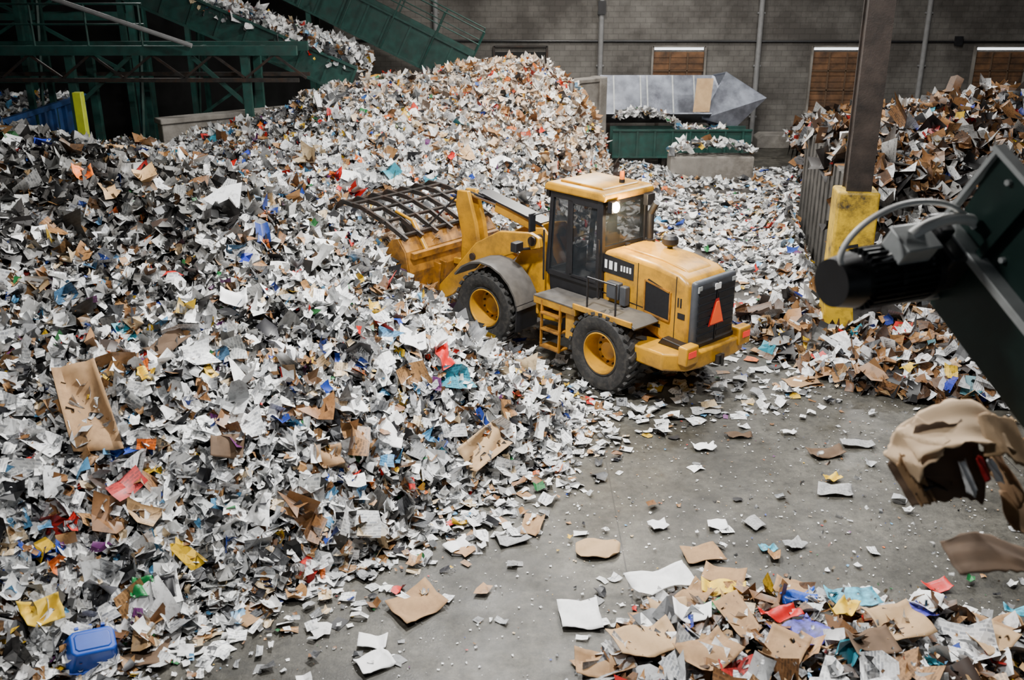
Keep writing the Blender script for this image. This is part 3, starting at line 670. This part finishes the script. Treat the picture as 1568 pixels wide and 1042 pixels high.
# ------------------------------------------------------------------ wheel loader
LH=math.radians(132)
ld=empty('wheel_loader',(1.35,17.66,0),(0,0,LH))
ff=empty('front_frame',(0,0,.08),(0,math.radians(-2.0),math.radians(7)),parent=ld)
rb=empty('rear_body',(0,0,.04),(0,0,0),parent=ld); rb.scale=(.945,.93,1.0)
cab=empty('cab',(-.10,0,0),(0,0,0),parent=ld); cab.scale=(.85,.83,1.0)
def wheel(root,x,ys,z):
    s=1 if ys>0 else -1; y0=.94*s
    e=empty('wheel',(x,y0,z),(0,random.uniform(0,1),0),parent=root)
    tp=[(.40,-.20),(.46,-.245),(.56,-.262),(.64,-.25),(.685,-.20),(.695,-.1),(.697,0),(.695,.1),(.685,.20),(.64,.25),(.56,.262),(.46,.245),(.40,.20)]
    part(e,'tyre',lathe(tp,(0,0,0),56),'rubber',smooth=True)
    G=[]
    for i in range(26):
        for sd in (-1,1):
            t=2*math.pi*(i+(.5 if sd>0 else 0))/26
            Rm=Matrix.Rotation(-t,3,'Y')@Matrix.Rotation(sd*.45,3,'X')
            c=Vector((.70*math.cos(t),sd*.125,.70*math.sin(t)))
            G.append(box(c,(.05,.25,.075),Rm))
    part(e,'tread_lugs',G,'rubber')
    rp=[(.37,.20),(.375,.225),(.355,.23),(.34,.19),(.32,.04),(.30,-.06),(.20,-.09),(.19,-.02),(.15,.02),(.0,.02)]
    part(e,'rim',[lathe([(r,y*s) for r,y in rp],(0,0,0),40)],'yellow',smooth=True)
    part(e,'tyre_bead',[lathe([(.42,.21*s),(.395,.225*s),(.365,.215*s)],(0,0,0),40)],'rubber')
    part(e,'inner_rim',[lathe([(.41,-.2*s),(.40,-.1*s),(0,-.12*s)],(0,0,0),32)],'dsteel')
    part(e,'bolts',[cyl((.25*math.cos(t),-.10*s,.25*math.sin(t)),(.25*math.cos(t),-.04*s,.25*math.sin(t)),.02,n=6) for t in [2*math.pi*i/12 for i in range(12)]],'dsteel')
for ys in (1,-1):
    wheel(ld,-1.5,ys,.70); wheel(ff,1.5,ys,.70)
part(ld,'rear_axle',[cyl((-1.5,-.75,.7),(-1.5,.75,.7),.16),cyl((-1.5,-.2,.7),(-1.5,.2,.7),.28)],'yellowdk')
part(ff,'front_axle',[cyl((1.5,-.75,.7),(1.5,.75,.7),.16),cyl((1.5,-.2,.7),(1.5,.2,.7),.28)],'yellowdk')
part(rb,'rear_chassis',[prism([(-.1,.55),(-.1,1.15),(-2.9,1.15),(-2.9,.75),(-1.9,.6)],-.42,.42)],'yellow',bevel=.03)
part(ld,'hitch',[box((.05,0,.55),(.3,.5,.14)),box((.05,0,1.15),(.3,.5,.14)),cyl((.1,0,.4),(.1,0,1.3),.09)],'dsteel',bevel=.01)
hood=[(-.98,1.12),(-.98,2.24),(-1.3,2.30),(-2.2,2.26),(-2.75,2.18),(-2.95,2.08),(-3.02,1.9),(-3.05,1.0),(-2.5,.92),(-2.1,1.05)]
part(rb,'engine_hood',prism(hood,-.58,.58),'yellow',bevel=.09)
part(rb,'hood_top_ridge',prism([(-1.15,2.28),(-1.3,2.335),(-2.2,2.295),(-2.7,2.215),(-2.8,2.15)],-.34,.34),'yellow',bevel=.03)
gp=[(-2.05,1.42),(-2.05,1.92),(-2.1,1.98),(-2.55,1.86),(-2.6,1.8),(-2.6,1.36)]
part(rb,'hood_side_grille',[prism(gp,.575,.595),prism(gp,-.595,-.575)],'blackmesh')
part(rb,'hood_grille_frame',[bar(a,b,.03,.03) for a,b in [((-2.03,.59,1.4),(-2.03,.59,1.95)),((-2.03,.59,1.95),(-2.58,.59,1.85)),((-2.61,.59,1.85),(-2.61,.59,1.35)),((-2.61,.59,1.35),(-2.03,.59,1.4))]],'yellowdk')
db=[(-.99,1.88),(-.99,2.2),(-1.75,2.15),(-1.75,1.86)]
part(rb,'hood_decal_band',[prism(db,.581,.588),prism(db,-.588,-.581)],'black')
part(rb,'decal_marks',[box((-1.08-i*.12,.592,2.03-i*.004),(.06+.02*(i%2),.004,.15)) for i in range(3)]+[box((-1.46-i*.07,.592,2.02),(.04,.004,.10)) for i in range(4)],'white')
part(rb,'hood_seams',[bar((-1.85,.584,1.15),(-1.85,.584,2.2),.006,.014),bar((-1.0,.584,1.5),(-2.0,.584,1.45),.006,.014),bar((-2.72,.584,1.0),(-2.72,.584,2.15),.006,.014)],'black')
part(rb,'side_labels',[box((-2.86,.584,1.5),(.16,.006,.10)),box((-2.30,.584,1.22),(.22,.006,.06)),box((-2.84,.584,1.72),(.03,.006,.16)),box((-2.78,.584,1.72),(.03,.006,.16))],'black')
part(rb,'service_box',[box((-1.35,.62,1.62),(.30,.16,.30)),box((-1.62,.66,1.58),(.14,.14,.34))],'greypanel',bevel=.02)
part(rb,'rear_grille_frame',[box((-3.08,0,1.56),(.14,1.16,1.14))],'greypanel',bevel=.06)
part(rb,'rear_grille_slats',[box((-3.155,sy,1.16+i*.13),(.03,.46,.085)) for i in range(7) for sy in (-.27,.27)]+[box((-3.155,0,1.56),(.04,.03,1.0))],'blackmesh')
part(rb,'slow_vehicle_triangle',[prism([(-.17,1.35),(.17,1.35),(.03,1.72),(-.03,1.72)],-3.20,-3.18,'yz')],'orange')
part(rb,'triangle_border',[prism([(-.22,1.32),(.22,1.32),(.04,1.77),(-.04,1.77)],-3.18,-3.172,'yz')],'redpap')
part(rb,'rear_badge',[box((-3.17,0,1.98),(.02,.16,.10))],'white')
part(rb,'rear_lamps',[box((-3.15,s*.48,2.0),(.03,.10,.10)) for s in (-1,1)],'rail')
cw=[(-2.05,1.10),(-2.9,1.10),(-3.22,.82),(-3.28,.5),(-3.28,-.5),(-3.22,-.82),(-2.9,-1.10),(-2.05,-1.10),(-2.05,-.6),(-2.5,-.5),(-2.5,.5),(-2.05,.6)]
part(rb,'counterweight',prism(cw,.68,.98,'xy'),'yellow',bevel=.04)
part(rb,'counterweight_ends',[box((-3.20,s*.76,.97),(.20,.34,.32)) for s in (-1,1)],'yellow',bevel=.03)
part(rb,'counterweight_top',[prism([(-2.5,.98),(-3.15,.98),(-3.15,1.06),(-2.6,1.10)],-.75,.75)],'black',bevel=.02)
part(rb,'tail_lamps',[box((-3.305,s*.78,1.0),(.02,.2,.10)) for s in (-1,1)],'red')
part(rb,'tow_hook',[box((-3.3,0,.74),(.12,.16,.16)),cyl((-3.38,0,.64),(-3.38,0,.86),.025)],'dsteel')
for s in (1,-1):
    part(ld,'rear_fender',[prism([(-.85,1.42),(-2.1,1.42),(-2.25,1.34),(-2.22,1.30),(-2.08,1.37),(-.85,1.37)],s*.54,s*1.14)],'fender',bevel=.01)
    part(ld,'fender_edge',[box((-1.5,s*1.14,1.38),(1.35,.04,.10)),box((-.86,s*.85,1.30),(.05,.6,.20))],'yellow',bevel=.01)
    part(ld,'access_platform',[box((-.35,s*.86,1.34),(1.0,.60,.05))],'fender',bevel=.01)
    part(ld,'platform_skirt',[box((-.35,s*1.14,1.28),(1.02,.04,.16)),box((-.72,s*.9,.98),(.22,.42,.52)),box((.12,s*.86,1.15),(.06,.5,.34))],'yellow',bevel=.02)
    part(ld,'steps',[box((-.3,s*1.08,z_),(.46,.26,.035)) for z_ in (.45,.78,1.08)]+[bar((-.07,s*1.18,.42),(-.07,s*1.15,1.32),.05,.03),bar((-.53,s*1.18,.42),(-.53,s*1.15,1.32),.05,.03)],'yellowdk',bevel=.005)
    part(ld,'grab_rails',[cyl((-.95,s*.66,1.45),(-.95,s*.68,2.5),.018,n=8),cyl((.46,s*.62,1.45),(.46,s*.62,2.4),.018,n=8),cyl((-1.1,s*1.08,1.42),(-1.1,s*1.08,1.95),.018,n=8),cyl((-1.1,s*1.08,1.95),(-1.75,s*1.08,1.95),.018,n=8),cyl((-1.75,s*1.08,1.95),(-1.75,s*1.08,1.42),.018,n=8)],'black')
part(ld,'fuel_tank',[box((-.55,0,.85),(.8,1.5,.5))],'black',bevel=.05)
part(cab,'cab_lower',[prism([(.55,1.22),(.60,1.62),(-.98,1.62),(-.98,1.3),(-.6,1.2)],-.66,.66)],'black',bevel=.04)
G=[]
for s in (-1,1):
    y_=s*.66
    G+=[bar((.60,y_,1.6),(.46,y_,3.15),.09,.10),bar((-.94,y_,1.6),(-.92,y_,3.15),.10,.14),bar((-.02,y_,1.6),(-.05,y_,3.15),.07,.12),bar((.6,y_,1.62),(-.95,y_,1.62),.08,.10),bar((.46,y_,3.08),(-.95,y_,3.08),.09,.11),bar((-.1,s*.68,1.66),(-.88,s*.68,1.66),.04,.08),bar((-.12,s*.69,1.7),(-.12,s*.69,3.0),.03,.06),bar((-.86,s*.69,1.7),(-.86,s*.69,3.0),.03,.06),bar((-.12,s*.69,3.02),(-.86,s*.69,3.02),.03,.06)]
G+=[bar((.47,-.66,3.1),(.47,.66,3.1),.09,.09),bar((.60,-.66,1.64),(.60,.66,1.64),.09,.09),bar((-.95,-.66,3.1),(-.95,.66,3.1),.09,.09),bar((-.95,-.66,2.3),(-.95,.66,2.3),.06,.08)]
part(cab,'cab_frame',G,'black',bevel=.012)
part(cab,'cab_glass',[quad3((.57,.665,1.66),(.46,.665,3.08),(-.03,.665,3.08),(0,.665,1.66),.012),quad3((-.1,.665,1.68),(-.1,.665,3.05),(-.88,.665,3.05),(-.88,.665,1.68),.012),
 quad3((.57,-.665,1.66),(.46,-.665,3.08),(-.03,-.665,3.08),(0,-.665,1.66),.012),quad3((-.1,-.665,1.68),(-.1,-.665,3.05),(-.88,-.665,3.05),(-.88,-.665,1.68),.012),
 quad3((.60,-.62,1.68),(.60,.62,1.68),(.47,.62,3.06),(.47,-.62,3.06),.012),quad3((-.96,-.62,2.3),(-.96,.62,2.3),(-.95,.62,3.06),(-.95,-.62,3.06),.012)],'glass')
part(cab,'cab_rear_panel',[box((-.96,0,1.95),(.05,1.3,.7))],'black')
part(cab,'cab_roof',[prism([(.64,3.14),(.66,3.22),(.56,3.30),(-1.0,3.30),(-1.10,3.24),(-1.08,3.14)],-.77,.77)],'yellow',bevel=.05)
part(cab,'cab_roof_panel',[prism([(.40,3.30),(.36,3.34),(-.80,3.34),(-.86,3.30)],-.55,.55)],'yellow',bevel=.02)
part(cab,'operator_seat',[box((-.35,0,1.75),(.5,.5,.14)),box((-.6,0,2.1),(.12,.5,.75)),box((-.62,0,2.55),(.1,.28,.2))],'seat',bevel=.04)
part(cab,'steering_wheel',[lathe([(.18,-.012),(.2,0),(.18,.012),(.165,0),(.18,-.012)],(0,0,0),24)],'black').matrix_local=Matrix.Translation((.2,0,2.15))@Matrix.Rotation(math.radians(60),4,'X')
part(cab,'console',[box((.38,0,1.85),(.16,.5,.5)),bar((.36,0,1.9),(.2,0,2.15),.06,.06),box((-.3,-.4,1.95),(.5,.14,.3))],'black',bevel=.02)
part(cab,'beacon_base',[cyl((-.72,-.15,3.32),(-.72,-.15,3.40),.06)],'black')
part(cab,'beacon_lamp',[cyl((-.72,-.15,3.40),(-.72,-.15,3.54),.055,.045)],'amber',smooth=True)
part(cab,'work_lamp_housings',[box((-1.14,s*.55,3.06),(.12,.24,.20)) for s in (1,-1)]+[box((.66,s*.55,3.07),(.10,.20,.14)) for s in (1,-1)],'black',bevel=.01)
part(cab,'work_lamp_lens',[cyl((-1.19,.55,3.06),(-1.23,.55,3.06),.10,.08,n=24)],'lamp')
lt=bpy.data.lights.new('work_lamp_light','POINT'); lt.energy=150; lt.color=(1,.78,.45); lt.shadow_soft_size=.05
lo=bpy.data.objects.new('work_lamp_light',lt); COL.objects.link(lo); lo.parent=cab; lo.location=(-1.38,.55,3.05)
part(cab,'mirrors',[box((.75,1.02,2.55),(.05,.18,.34)),box((.75,-1.02,2.55),(.05,.18,.34)),bar((.55,.68,2.75),(.75,1.02,2.68),.025,.025),bar((.55,-.68,2.75),(.75,-1.02,2.68),.025,.025)],'black',bevel=.01)
part(rb,'exhaust_stack',[cyl((-1.30,-.36,2.2),(-1.30,-.36,2.85),.065),cyl((-1.30,-.36,2.2),(-1.30,-.36,2.36),.10),cyl((-1.30,-.36,2.82),(-1.42,-.36,3.02),.065)],'black',smooth=True)
part(rb,'air_precleaner',[cyl((-1.85,-.28,2.24),(-1.85,-.28,2.40),.05)],'black')
p_=part(rb,'precleaner_bowl',[lathe([(0,0),(.12,0),(.15,.03),(.15,.12),(.10,.17),(0,.18)],(0,0,0),24)],'black',smooth=True); p_.location=(-1.85,-.28,2.36); p_.rotation_euler=(math.radians(90),0,0)
part(rb,'fuel_cap',[cyl((-1.25,.2,2.26),(-1.25,.2,2.36),.05)],'black')
part(ff,'front_chassis',[prism([(.15,.5),(.15,1.2),(.6,1.35),(2.0,1.15),(2.1,.6),(1.0,.45)],-.35,.35)],'yellow',bevel=.03)
for s in (1,-1):
    part(ff,'tower_plate',[prism([(.45,1.0),(.62,2.1),(.80,2.25),(1.02,2.2),(1.5,1.4),(1.9,.9)],s*.30,s*.36)],'yellow',bevel=.015)
    arm=[(.68,1.93),(.72,2.10),(.95,2.16),(1.7,2.04),(2.3,1.68),(2.85,1.04),(3.35,.52),(3.42,.32),(3.25,.25),(2.9,.47),(2.35,1.0),(1.9,1.40),(1.2,1.74)]
    part(ff,'lift_arm',[prism(arm,s*.46,s*.57)],'yellow',bevel=.02)
    part(ff,'lift_cylinder',[cyl((.9,s*.42,.8),(1.8,s*.42,1.26),.075)],'yellow',smooth=True)
    part(ff,'lift_rod',[cyl((1.8,s*.42,1.26),(2.35,s*.42,1.42),.04)],'chrome',smooth=True)
    part(ff,'pivot_pins',[cyl((.86,s*.28,2.03),(.86,s*.61,2.03),.09),cyl((3.3,s*.42,.40),(3.3,s*.63,.40),.08),cyl((2.35,s*.4,1.40),(2.35,s*.61,1.40),.07)],'dsteel')
    fp=[]
    for i in range(9):
        t=math.radians(10+i*17); fp.append((1.5-.86*math.cos(t),.72+.86*math.sin(t)))
    part(ff,'front_fender',[shell(fp,s*.62,s*1.22,.035)],'fender',smooth=True)
    part(ff,'fender_flap',[box((.66,s*.92,.72),(.03,.6,.5))],'black')
    part(ff,'head_lamp',[box((1.0,s*.85,1.95),(.14,.22,.18)),bar((.9,s*.4,1.85),(.98,s*.85,1.9),.05,.05)],'black',bevel=.02)
part(ff,'arm_cross_tube',[cyl((2.55,-.5,1.22),(2.55,.5,1.22),.13)],'yellow',smooth=True)
part(ff,'tilt_cylinder_box',[bar((1.0,0,2.12),(2.2,0,2.36),.26,.24)],'yellow',bevel=.02)
part(ff,'tilt_cylinder_top',[bar((1.0,0,2.25),(2.6,0,2.55),.36,.03)],'black')
part(ff,'tilt_rod',[cyl((2.2,0,2.36),(3.1,0,2.45),.05)],'chrome')
bcp=[(2.90,2.52),(3.18,2.50),(3.22,2.2),(3.05,1.6),(3.07,1.0),(2.82,.9),(2.55,1.25),(2.68,1.9)]
part(ff,'bell_crank',[prism(bcp,-.17,-.07),prism(bcp,.07,.17)],'yellow',bevel=.02)
part(ff,'tilt_link',[bar((2.9,0,1.0),(3.5,0,.95),.10,.12)],'yellow',bevel=.01)
part(ff,'hydraulic_hoses',[cyl((.4,.18,1.3),(.9,.2,2.0),.025,n=8),cyl((.4,-.18,1.3),(.9,-.2,2.0),.025,n=8),cyl((.95,.16,2.2),(2.5,.16,2.55),.02,n=8),cyl((3.2,.1,2.4),(3.8,.5,1.6),.02,n=8)],'black')
bk=empty('bucket_assembly',(3.35,0,.36),(0,math.radians(-6),0),parent=ff)
bp=[(1.75,-.12),(.65,-.15),(.32,-.05),(.12,.22),(.08,.6),(.22,1.0),(.45,1.22)]
part(bk,'bucket_shell',[shell(bp[::-1],-1.32,1.32,.04)],'yellowdk')
sp=[(1.75,-.12),(.65,-.15),(.32,-.05),(.12,.22),(.08,.6),(.22,1.0),(.45,1.22),(.62,1.15),(1.1,.5)]
part(bk,'bucket_sides',[prism(sp,-1.34,-1.29),prism(sp,1.29,1.34)],'yellowdk',bevel=.01)
part(bk,'cutting_edge',[box((1.8,0,-.13),(.25,2.7,.04))],'dsteel')
part(bk,'bucket_back_ribs',[box((.02,y_,.35),(.16,.05,.7)) for y_ in (-.6,-.44,.44,.6)]+[box((.1,0,.95),(.1,2.5,.12))],'yellowdk')
gy=[-1.26+i*.42 for i in range(7)]
tine=[(.30,1.20),(.90,1.36),(1.6,1.46),(2.15,1.42),(2.42,1.22),(2.46,1.30),(2.24,1.50),(1.6,1.55),(.88,1.45),(.24,1.28)]
part(bk,'grapple_tines',[prism(tine,y_-.028,y_+.028) for y_ in gy],'dsteel')
part(bk,'grapple_crossbars',[box((px,0,pz),(.07,2.62,.05)) for px,pz in ((.42,1.28),(.92,1.42),(1.42,1.49),(1.9,1.50),(2.36,1.37))],'dsteel')
part(bk,'grapple_cylinders',[cyl((.1,y_,.9),(.6,y_,1.45),.05) for y_ in (-.8,.8)]+[cyl((.6,y_,1.45),(1.1,y_,1.50),.03) for y_ in (-.8,.8)],'yellow')
n=760; P=np.stack([rng.uniform(.3,2.0,n),rng.uniform(-1.2,1.2,n),np.zeros(n)],1); P[:,2]=rng.uniform(-.05,1.05,n)*(1-.3*np.abs(P[:,0]-.8))
mesh_from('bucket_paper_load',[make_pieces(P+np.array([0,0,.1]),np.tile([0,0,1.],(n,1)),'warm',.14,.4,.6,.3)],parent=bk)

# ------------------------------------------------------------------ near conveyor head with motor
X_=Vector((-.353,.765,.544)).normalized(); Y_=Vector((-.911,-.42,0)).normalized(); Z_=X_.cross(Y_).normalized()
O=Vector((2.66,5.8,5.5))
mw=Matrix(((X_.x,Y_.x,Z_.x,O.x),(X_.y,Y_.y,Z_.y,O.y),(X_.z,Y_.z,Z_.z,O.z),(0,0,0,1)))
nc=empty('discharge_conveyor',matrix=mw); inv=mw.inverted()
up_=[(.10,.54),(-3.8,.54),(-3.8,.02),(.02,.02)]
lo_=[(.02,-.04),(-3.8,-.04),(-3.8,-.48),(-.2,-.48),(-.02,-.34)]
part(nc,'upper_skirt',[prism(up_,-.03,0),prism(up_,-1.25,-1.22)],'greendk',bevel=.004)
part(nc,'lower_side_plate',[prism(lo_,-.02,.02),prism(lo_,-1.27,-1.23)],'greendk',bevel=.004)
part(nc,'flange_rail',[box((-1.85,.05,0),(3.9,.12,.05)),box((-1.85,-1.3,0),(3.9,.12,.05))],'rail',bevel=.004)
part(nc,'top_lip',[box((-1.85,.03,.55),(3.9,.08,.03)),box((.09,.01,.28),(.025,.06,.52))],'rail')
part(nc,'skirt_brackets',[box((-.25-i*.6,.03,.25),(.05,.05,.5)) for i in range(6)],'greendk')
part(nc,'bolts',[cyl((-.08-i*.28,.0,z_),(-.08-i*.28,.025,z_),.018,n=6) for i in range(8) for z_ in (.1,.44)],'rail')
part(nc,'belt',[box((-1.9,-.62,.06),(3.8,1.14,.02)),box((-1.9,-.62,-.30),(3.8,1.14,.02))],'black')
part(nc,'head_pulley',[cyl((-.02,-1.2,-.12),(-.02,-.02,-.12),.17,n=28)],'black',smooth=True)
part(nc,'gearbox',[box((-.10,.12,-.14),(.30,.20,.30)),cyl((-.10,.0,-.14),(-.10,.3,-.14),.13,n=24),box((-.02,.2,.04),(.16,.12,.10))],'black',bevel=.02)
part(nc,'motor_body',[cyl((-.12,.24,-.20),(-.12,.78,-.20),.15,n=32),cyl((-.12,.78,-.20),(-.12,.92,-.20),.165,.14,n=32),cyl((-.12,.22,-.20),(-.12,.27,-.20),.185,n=32),cyl((-.12,.50,-.20),(-.12,.54,-.20),.17,n=32)],'black',smooth=True)
part(nc,'motor_fins',[box((-.12+.165*math.cos(t),.50,-.20+.165*math.sin(t)),(.035,.46,.008),Matrix.Rotation(-t,3,'Y')) for t in [2*math.pi*i/28 for i in range(28)]],'blackmesh')
part(nc,'terminal_box',[box((-.10,.46,.02),(.18,.24,.12)),box((-.10,.46,.085),(.20,.26,.02))],'rail',bevel=.015)
part(nc,'motor_bracket',[bar((-.2,.0,-.40),(-.2,.55,-.36),.05,.02),bar((.02,.02,-.30),(-.05,.3,-.10),.03,.06)],'rail')
tube(nc,'power_cable',[(-.1,.02,.10),(-.02,.12,.20),(.05,.35,.23),(.06,.62,.20),(.0,.86,.10),(-.08,.96,-.04),(-.12,.84,-.12),(-.12,.66,-.08),(-.11,.5,.0),(-.10,.46,.06)],.017,'hose')
tube(nc,'motor_sleeve',[(-.08,.05,.14),(-.06,.2,.19),(-.05,.36,.16),(-.08,.48,.08)],.034,'hose')
legs=[]
for t in (-2.9,-3.6):
    for yy in (0,-1.25):
        q=mw@Vector((t,yy,-.45)); legs.append(bar(inv@Vector((q.x,q.y,0)),inv@q,.12,.12))
part(nc,'support_legs',legs,'greendk')
n=160; P=np.stack([rng.uniform(-3,-.25,n),rng.uniform(-1.0,-.25,n),rng.uniform(.08,.26,n)],1)
mesh_from('cardboard_load',[make_pieces(P,np.tile([0,0,1.],(n,1)),'card',.12,.28,.3,.2)],parent=nc)
def crumple(root,name,c,w,h,bend,rot,m,seed,amp=.05):
    rr=random.Random(seed); n=20; V=[];F=[]; k=[rr.uniform(1.5,4) for _ in range(6)]; ph=[rr.uniform(0,6) for _ in range(6)]
    Rm=Euler(rot).to_matrix()
    tri=lambda q: abs((q/math.pi) % 2-1)*2-1
    for j in range(n):
        for i in range(n):
            s=i/(n-1)-.5; t=j/(n-1)-.5
            a=s*bend
            px=w*(math.sin(a)/bend if abs(bend)>.01 else s); pz=w*((math.cos(a)-1)/bend if abs(bend)>.01 else 0)
            pz+=amp*(tri(k[0]*s*3+ph[0]+k[1]*t)+.6*abs(tri(k[2]*t*2+ph[2]+s*k[3])))
            py=h*(t*(1-.25*abs(s))+.05*math.sin(5*s+ph[3]))
            if j in (0,n-1): py*=1+.08*rr.uniform(-1,1)
            V.append(Rm@Vector((px,py,pz))+Vector(c))
    for j in range(n-1):
        for i in range(n-1):
            a=j*n+i; F.append((a,a+1,a+n+1,a+n))
    o=part(root,name,(V,F),m,smooth=True); s=o.modifiers.new('t','SOLIDIFY'); s.thickness=.008
    return o
fc=empty('falling_cardboard',(2.68,5.35,4.25))
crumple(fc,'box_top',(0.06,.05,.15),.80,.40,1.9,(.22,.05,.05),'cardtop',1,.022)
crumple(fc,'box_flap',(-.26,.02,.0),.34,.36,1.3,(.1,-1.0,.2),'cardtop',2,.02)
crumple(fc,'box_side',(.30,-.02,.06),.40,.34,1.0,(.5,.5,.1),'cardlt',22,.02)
crumple(fc,'box_inner',(.04,.0,-.04),.62,.36,1.8,(1.1,.3,.3),'carddk',3,.03)  # dark inner and lower folds, down to black: underside shade put into colour
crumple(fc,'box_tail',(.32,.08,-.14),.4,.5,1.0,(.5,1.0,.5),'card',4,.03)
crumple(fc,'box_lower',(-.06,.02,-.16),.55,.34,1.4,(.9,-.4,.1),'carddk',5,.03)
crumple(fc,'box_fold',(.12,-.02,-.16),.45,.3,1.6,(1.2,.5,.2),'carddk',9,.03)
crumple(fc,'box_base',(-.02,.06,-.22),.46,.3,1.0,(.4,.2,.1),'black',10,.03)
crumple(fc,'box_edge',(-.24,-.04,-.20),.10,.34,.8,(1.1,-.5,.1),'card',19,.02)
crumple(fc,'white_strip',(.0,-.18,-.10),.06,.22,1.0,(1.2,-.3,.2),'white',6,.008)
crumple(fc,'white_strip_b',(.16,-.17,-.06),.05,.18,1.0,(1.2,-.5,.5),'white',12,.008)
crumple(fc,'red_strip',(.08,-.19,-.04),.05,.16,1.0,(1.1,-.3,.5),'redpap',16,.008)
fc2=empty('falling_cardboard',(2.95,5.15,3.62))
crumple(fc2,'flap',(0,0,0),.6,.36,.6,(.1,.1,.0),'carddk',7,.02)
crumple(fc2,'flap_edge',(.2,.1,.2),.35,.35,.8,(.4,.5,.1),'card',8,.02)
n=330; P=np.stack([rng.uniform(1.7,4.0,n),rng.uniform(5.2,8.2,n),rng.uniform(.8,3.9,n)],1)
mesh_from('falling_paper_flecks',[make_pieces(P,rng.normal(0,1,(n,3)),'mixed',.014,.05,.5,.2)])

# ------------------------------------------------------------------ lights
def bay(x,y,e,size=.8,c=(1,.985,.955)):
    r=empty('high_bay_lamp',(x,y,9.3))
    part(r,'reflector',[lathe([(.12,.4),(.2,.35),(.45,.05),(.5,0)],(0,0,0),24)],'steel',smooth=True).rotation_euler=(math.radians(90),0,0)
    part(r,'stem',[cyl((0,0,.38),(0,0,.93),.03)],'black')
    l=bpy.data.lights.new('bay_light','AREA'); l.shape='DISK'; l.size=size; l.energy=e; l.color=c
    o=bpy.data.objects.new('bay_light',l); COL.objects.link(o); o.parent=r; o.location=(0,0,-.08)
bay(-.5,12.8,2150); bay(-.6,21,1150); bay(2.5,26.5,1600,c=(1,.95,.87)); bay(5.5,11.5,850); bay(6.2,21.5,720); bay(12,31,1000); bay(2,34.5,620,c=(1,.94,.86)); bay(-3,6,480); bay(-11,31,330); bay(6,37,330)
wd_=bpy.data.worlds.new('world'); scene.world=wd_; wd_.use_nodes=True
wd_.node_tree.nodes['Background'].inputs[0].default_value=(.82,.90,1,1); wd_.node_tree.nodes['Background'].inputs[1].default_value=.20

# ------------------------------------------------------------------ camera
cam=bpy.data.cameras.new('camera'); co=bpy.data.objects.new('camera',cam); COL.objects.link(co)
co.location=(0,0,7); co.rotation_euler=(math.radians(90-21),0,0); cam.lens=35; cam.sensor_width=36
cam.dof.use_dof=True; cam.dof.focus_distance=17; cam.dof.aperture_fstop=1.6
cam.clip_end=200
scene.camera=co
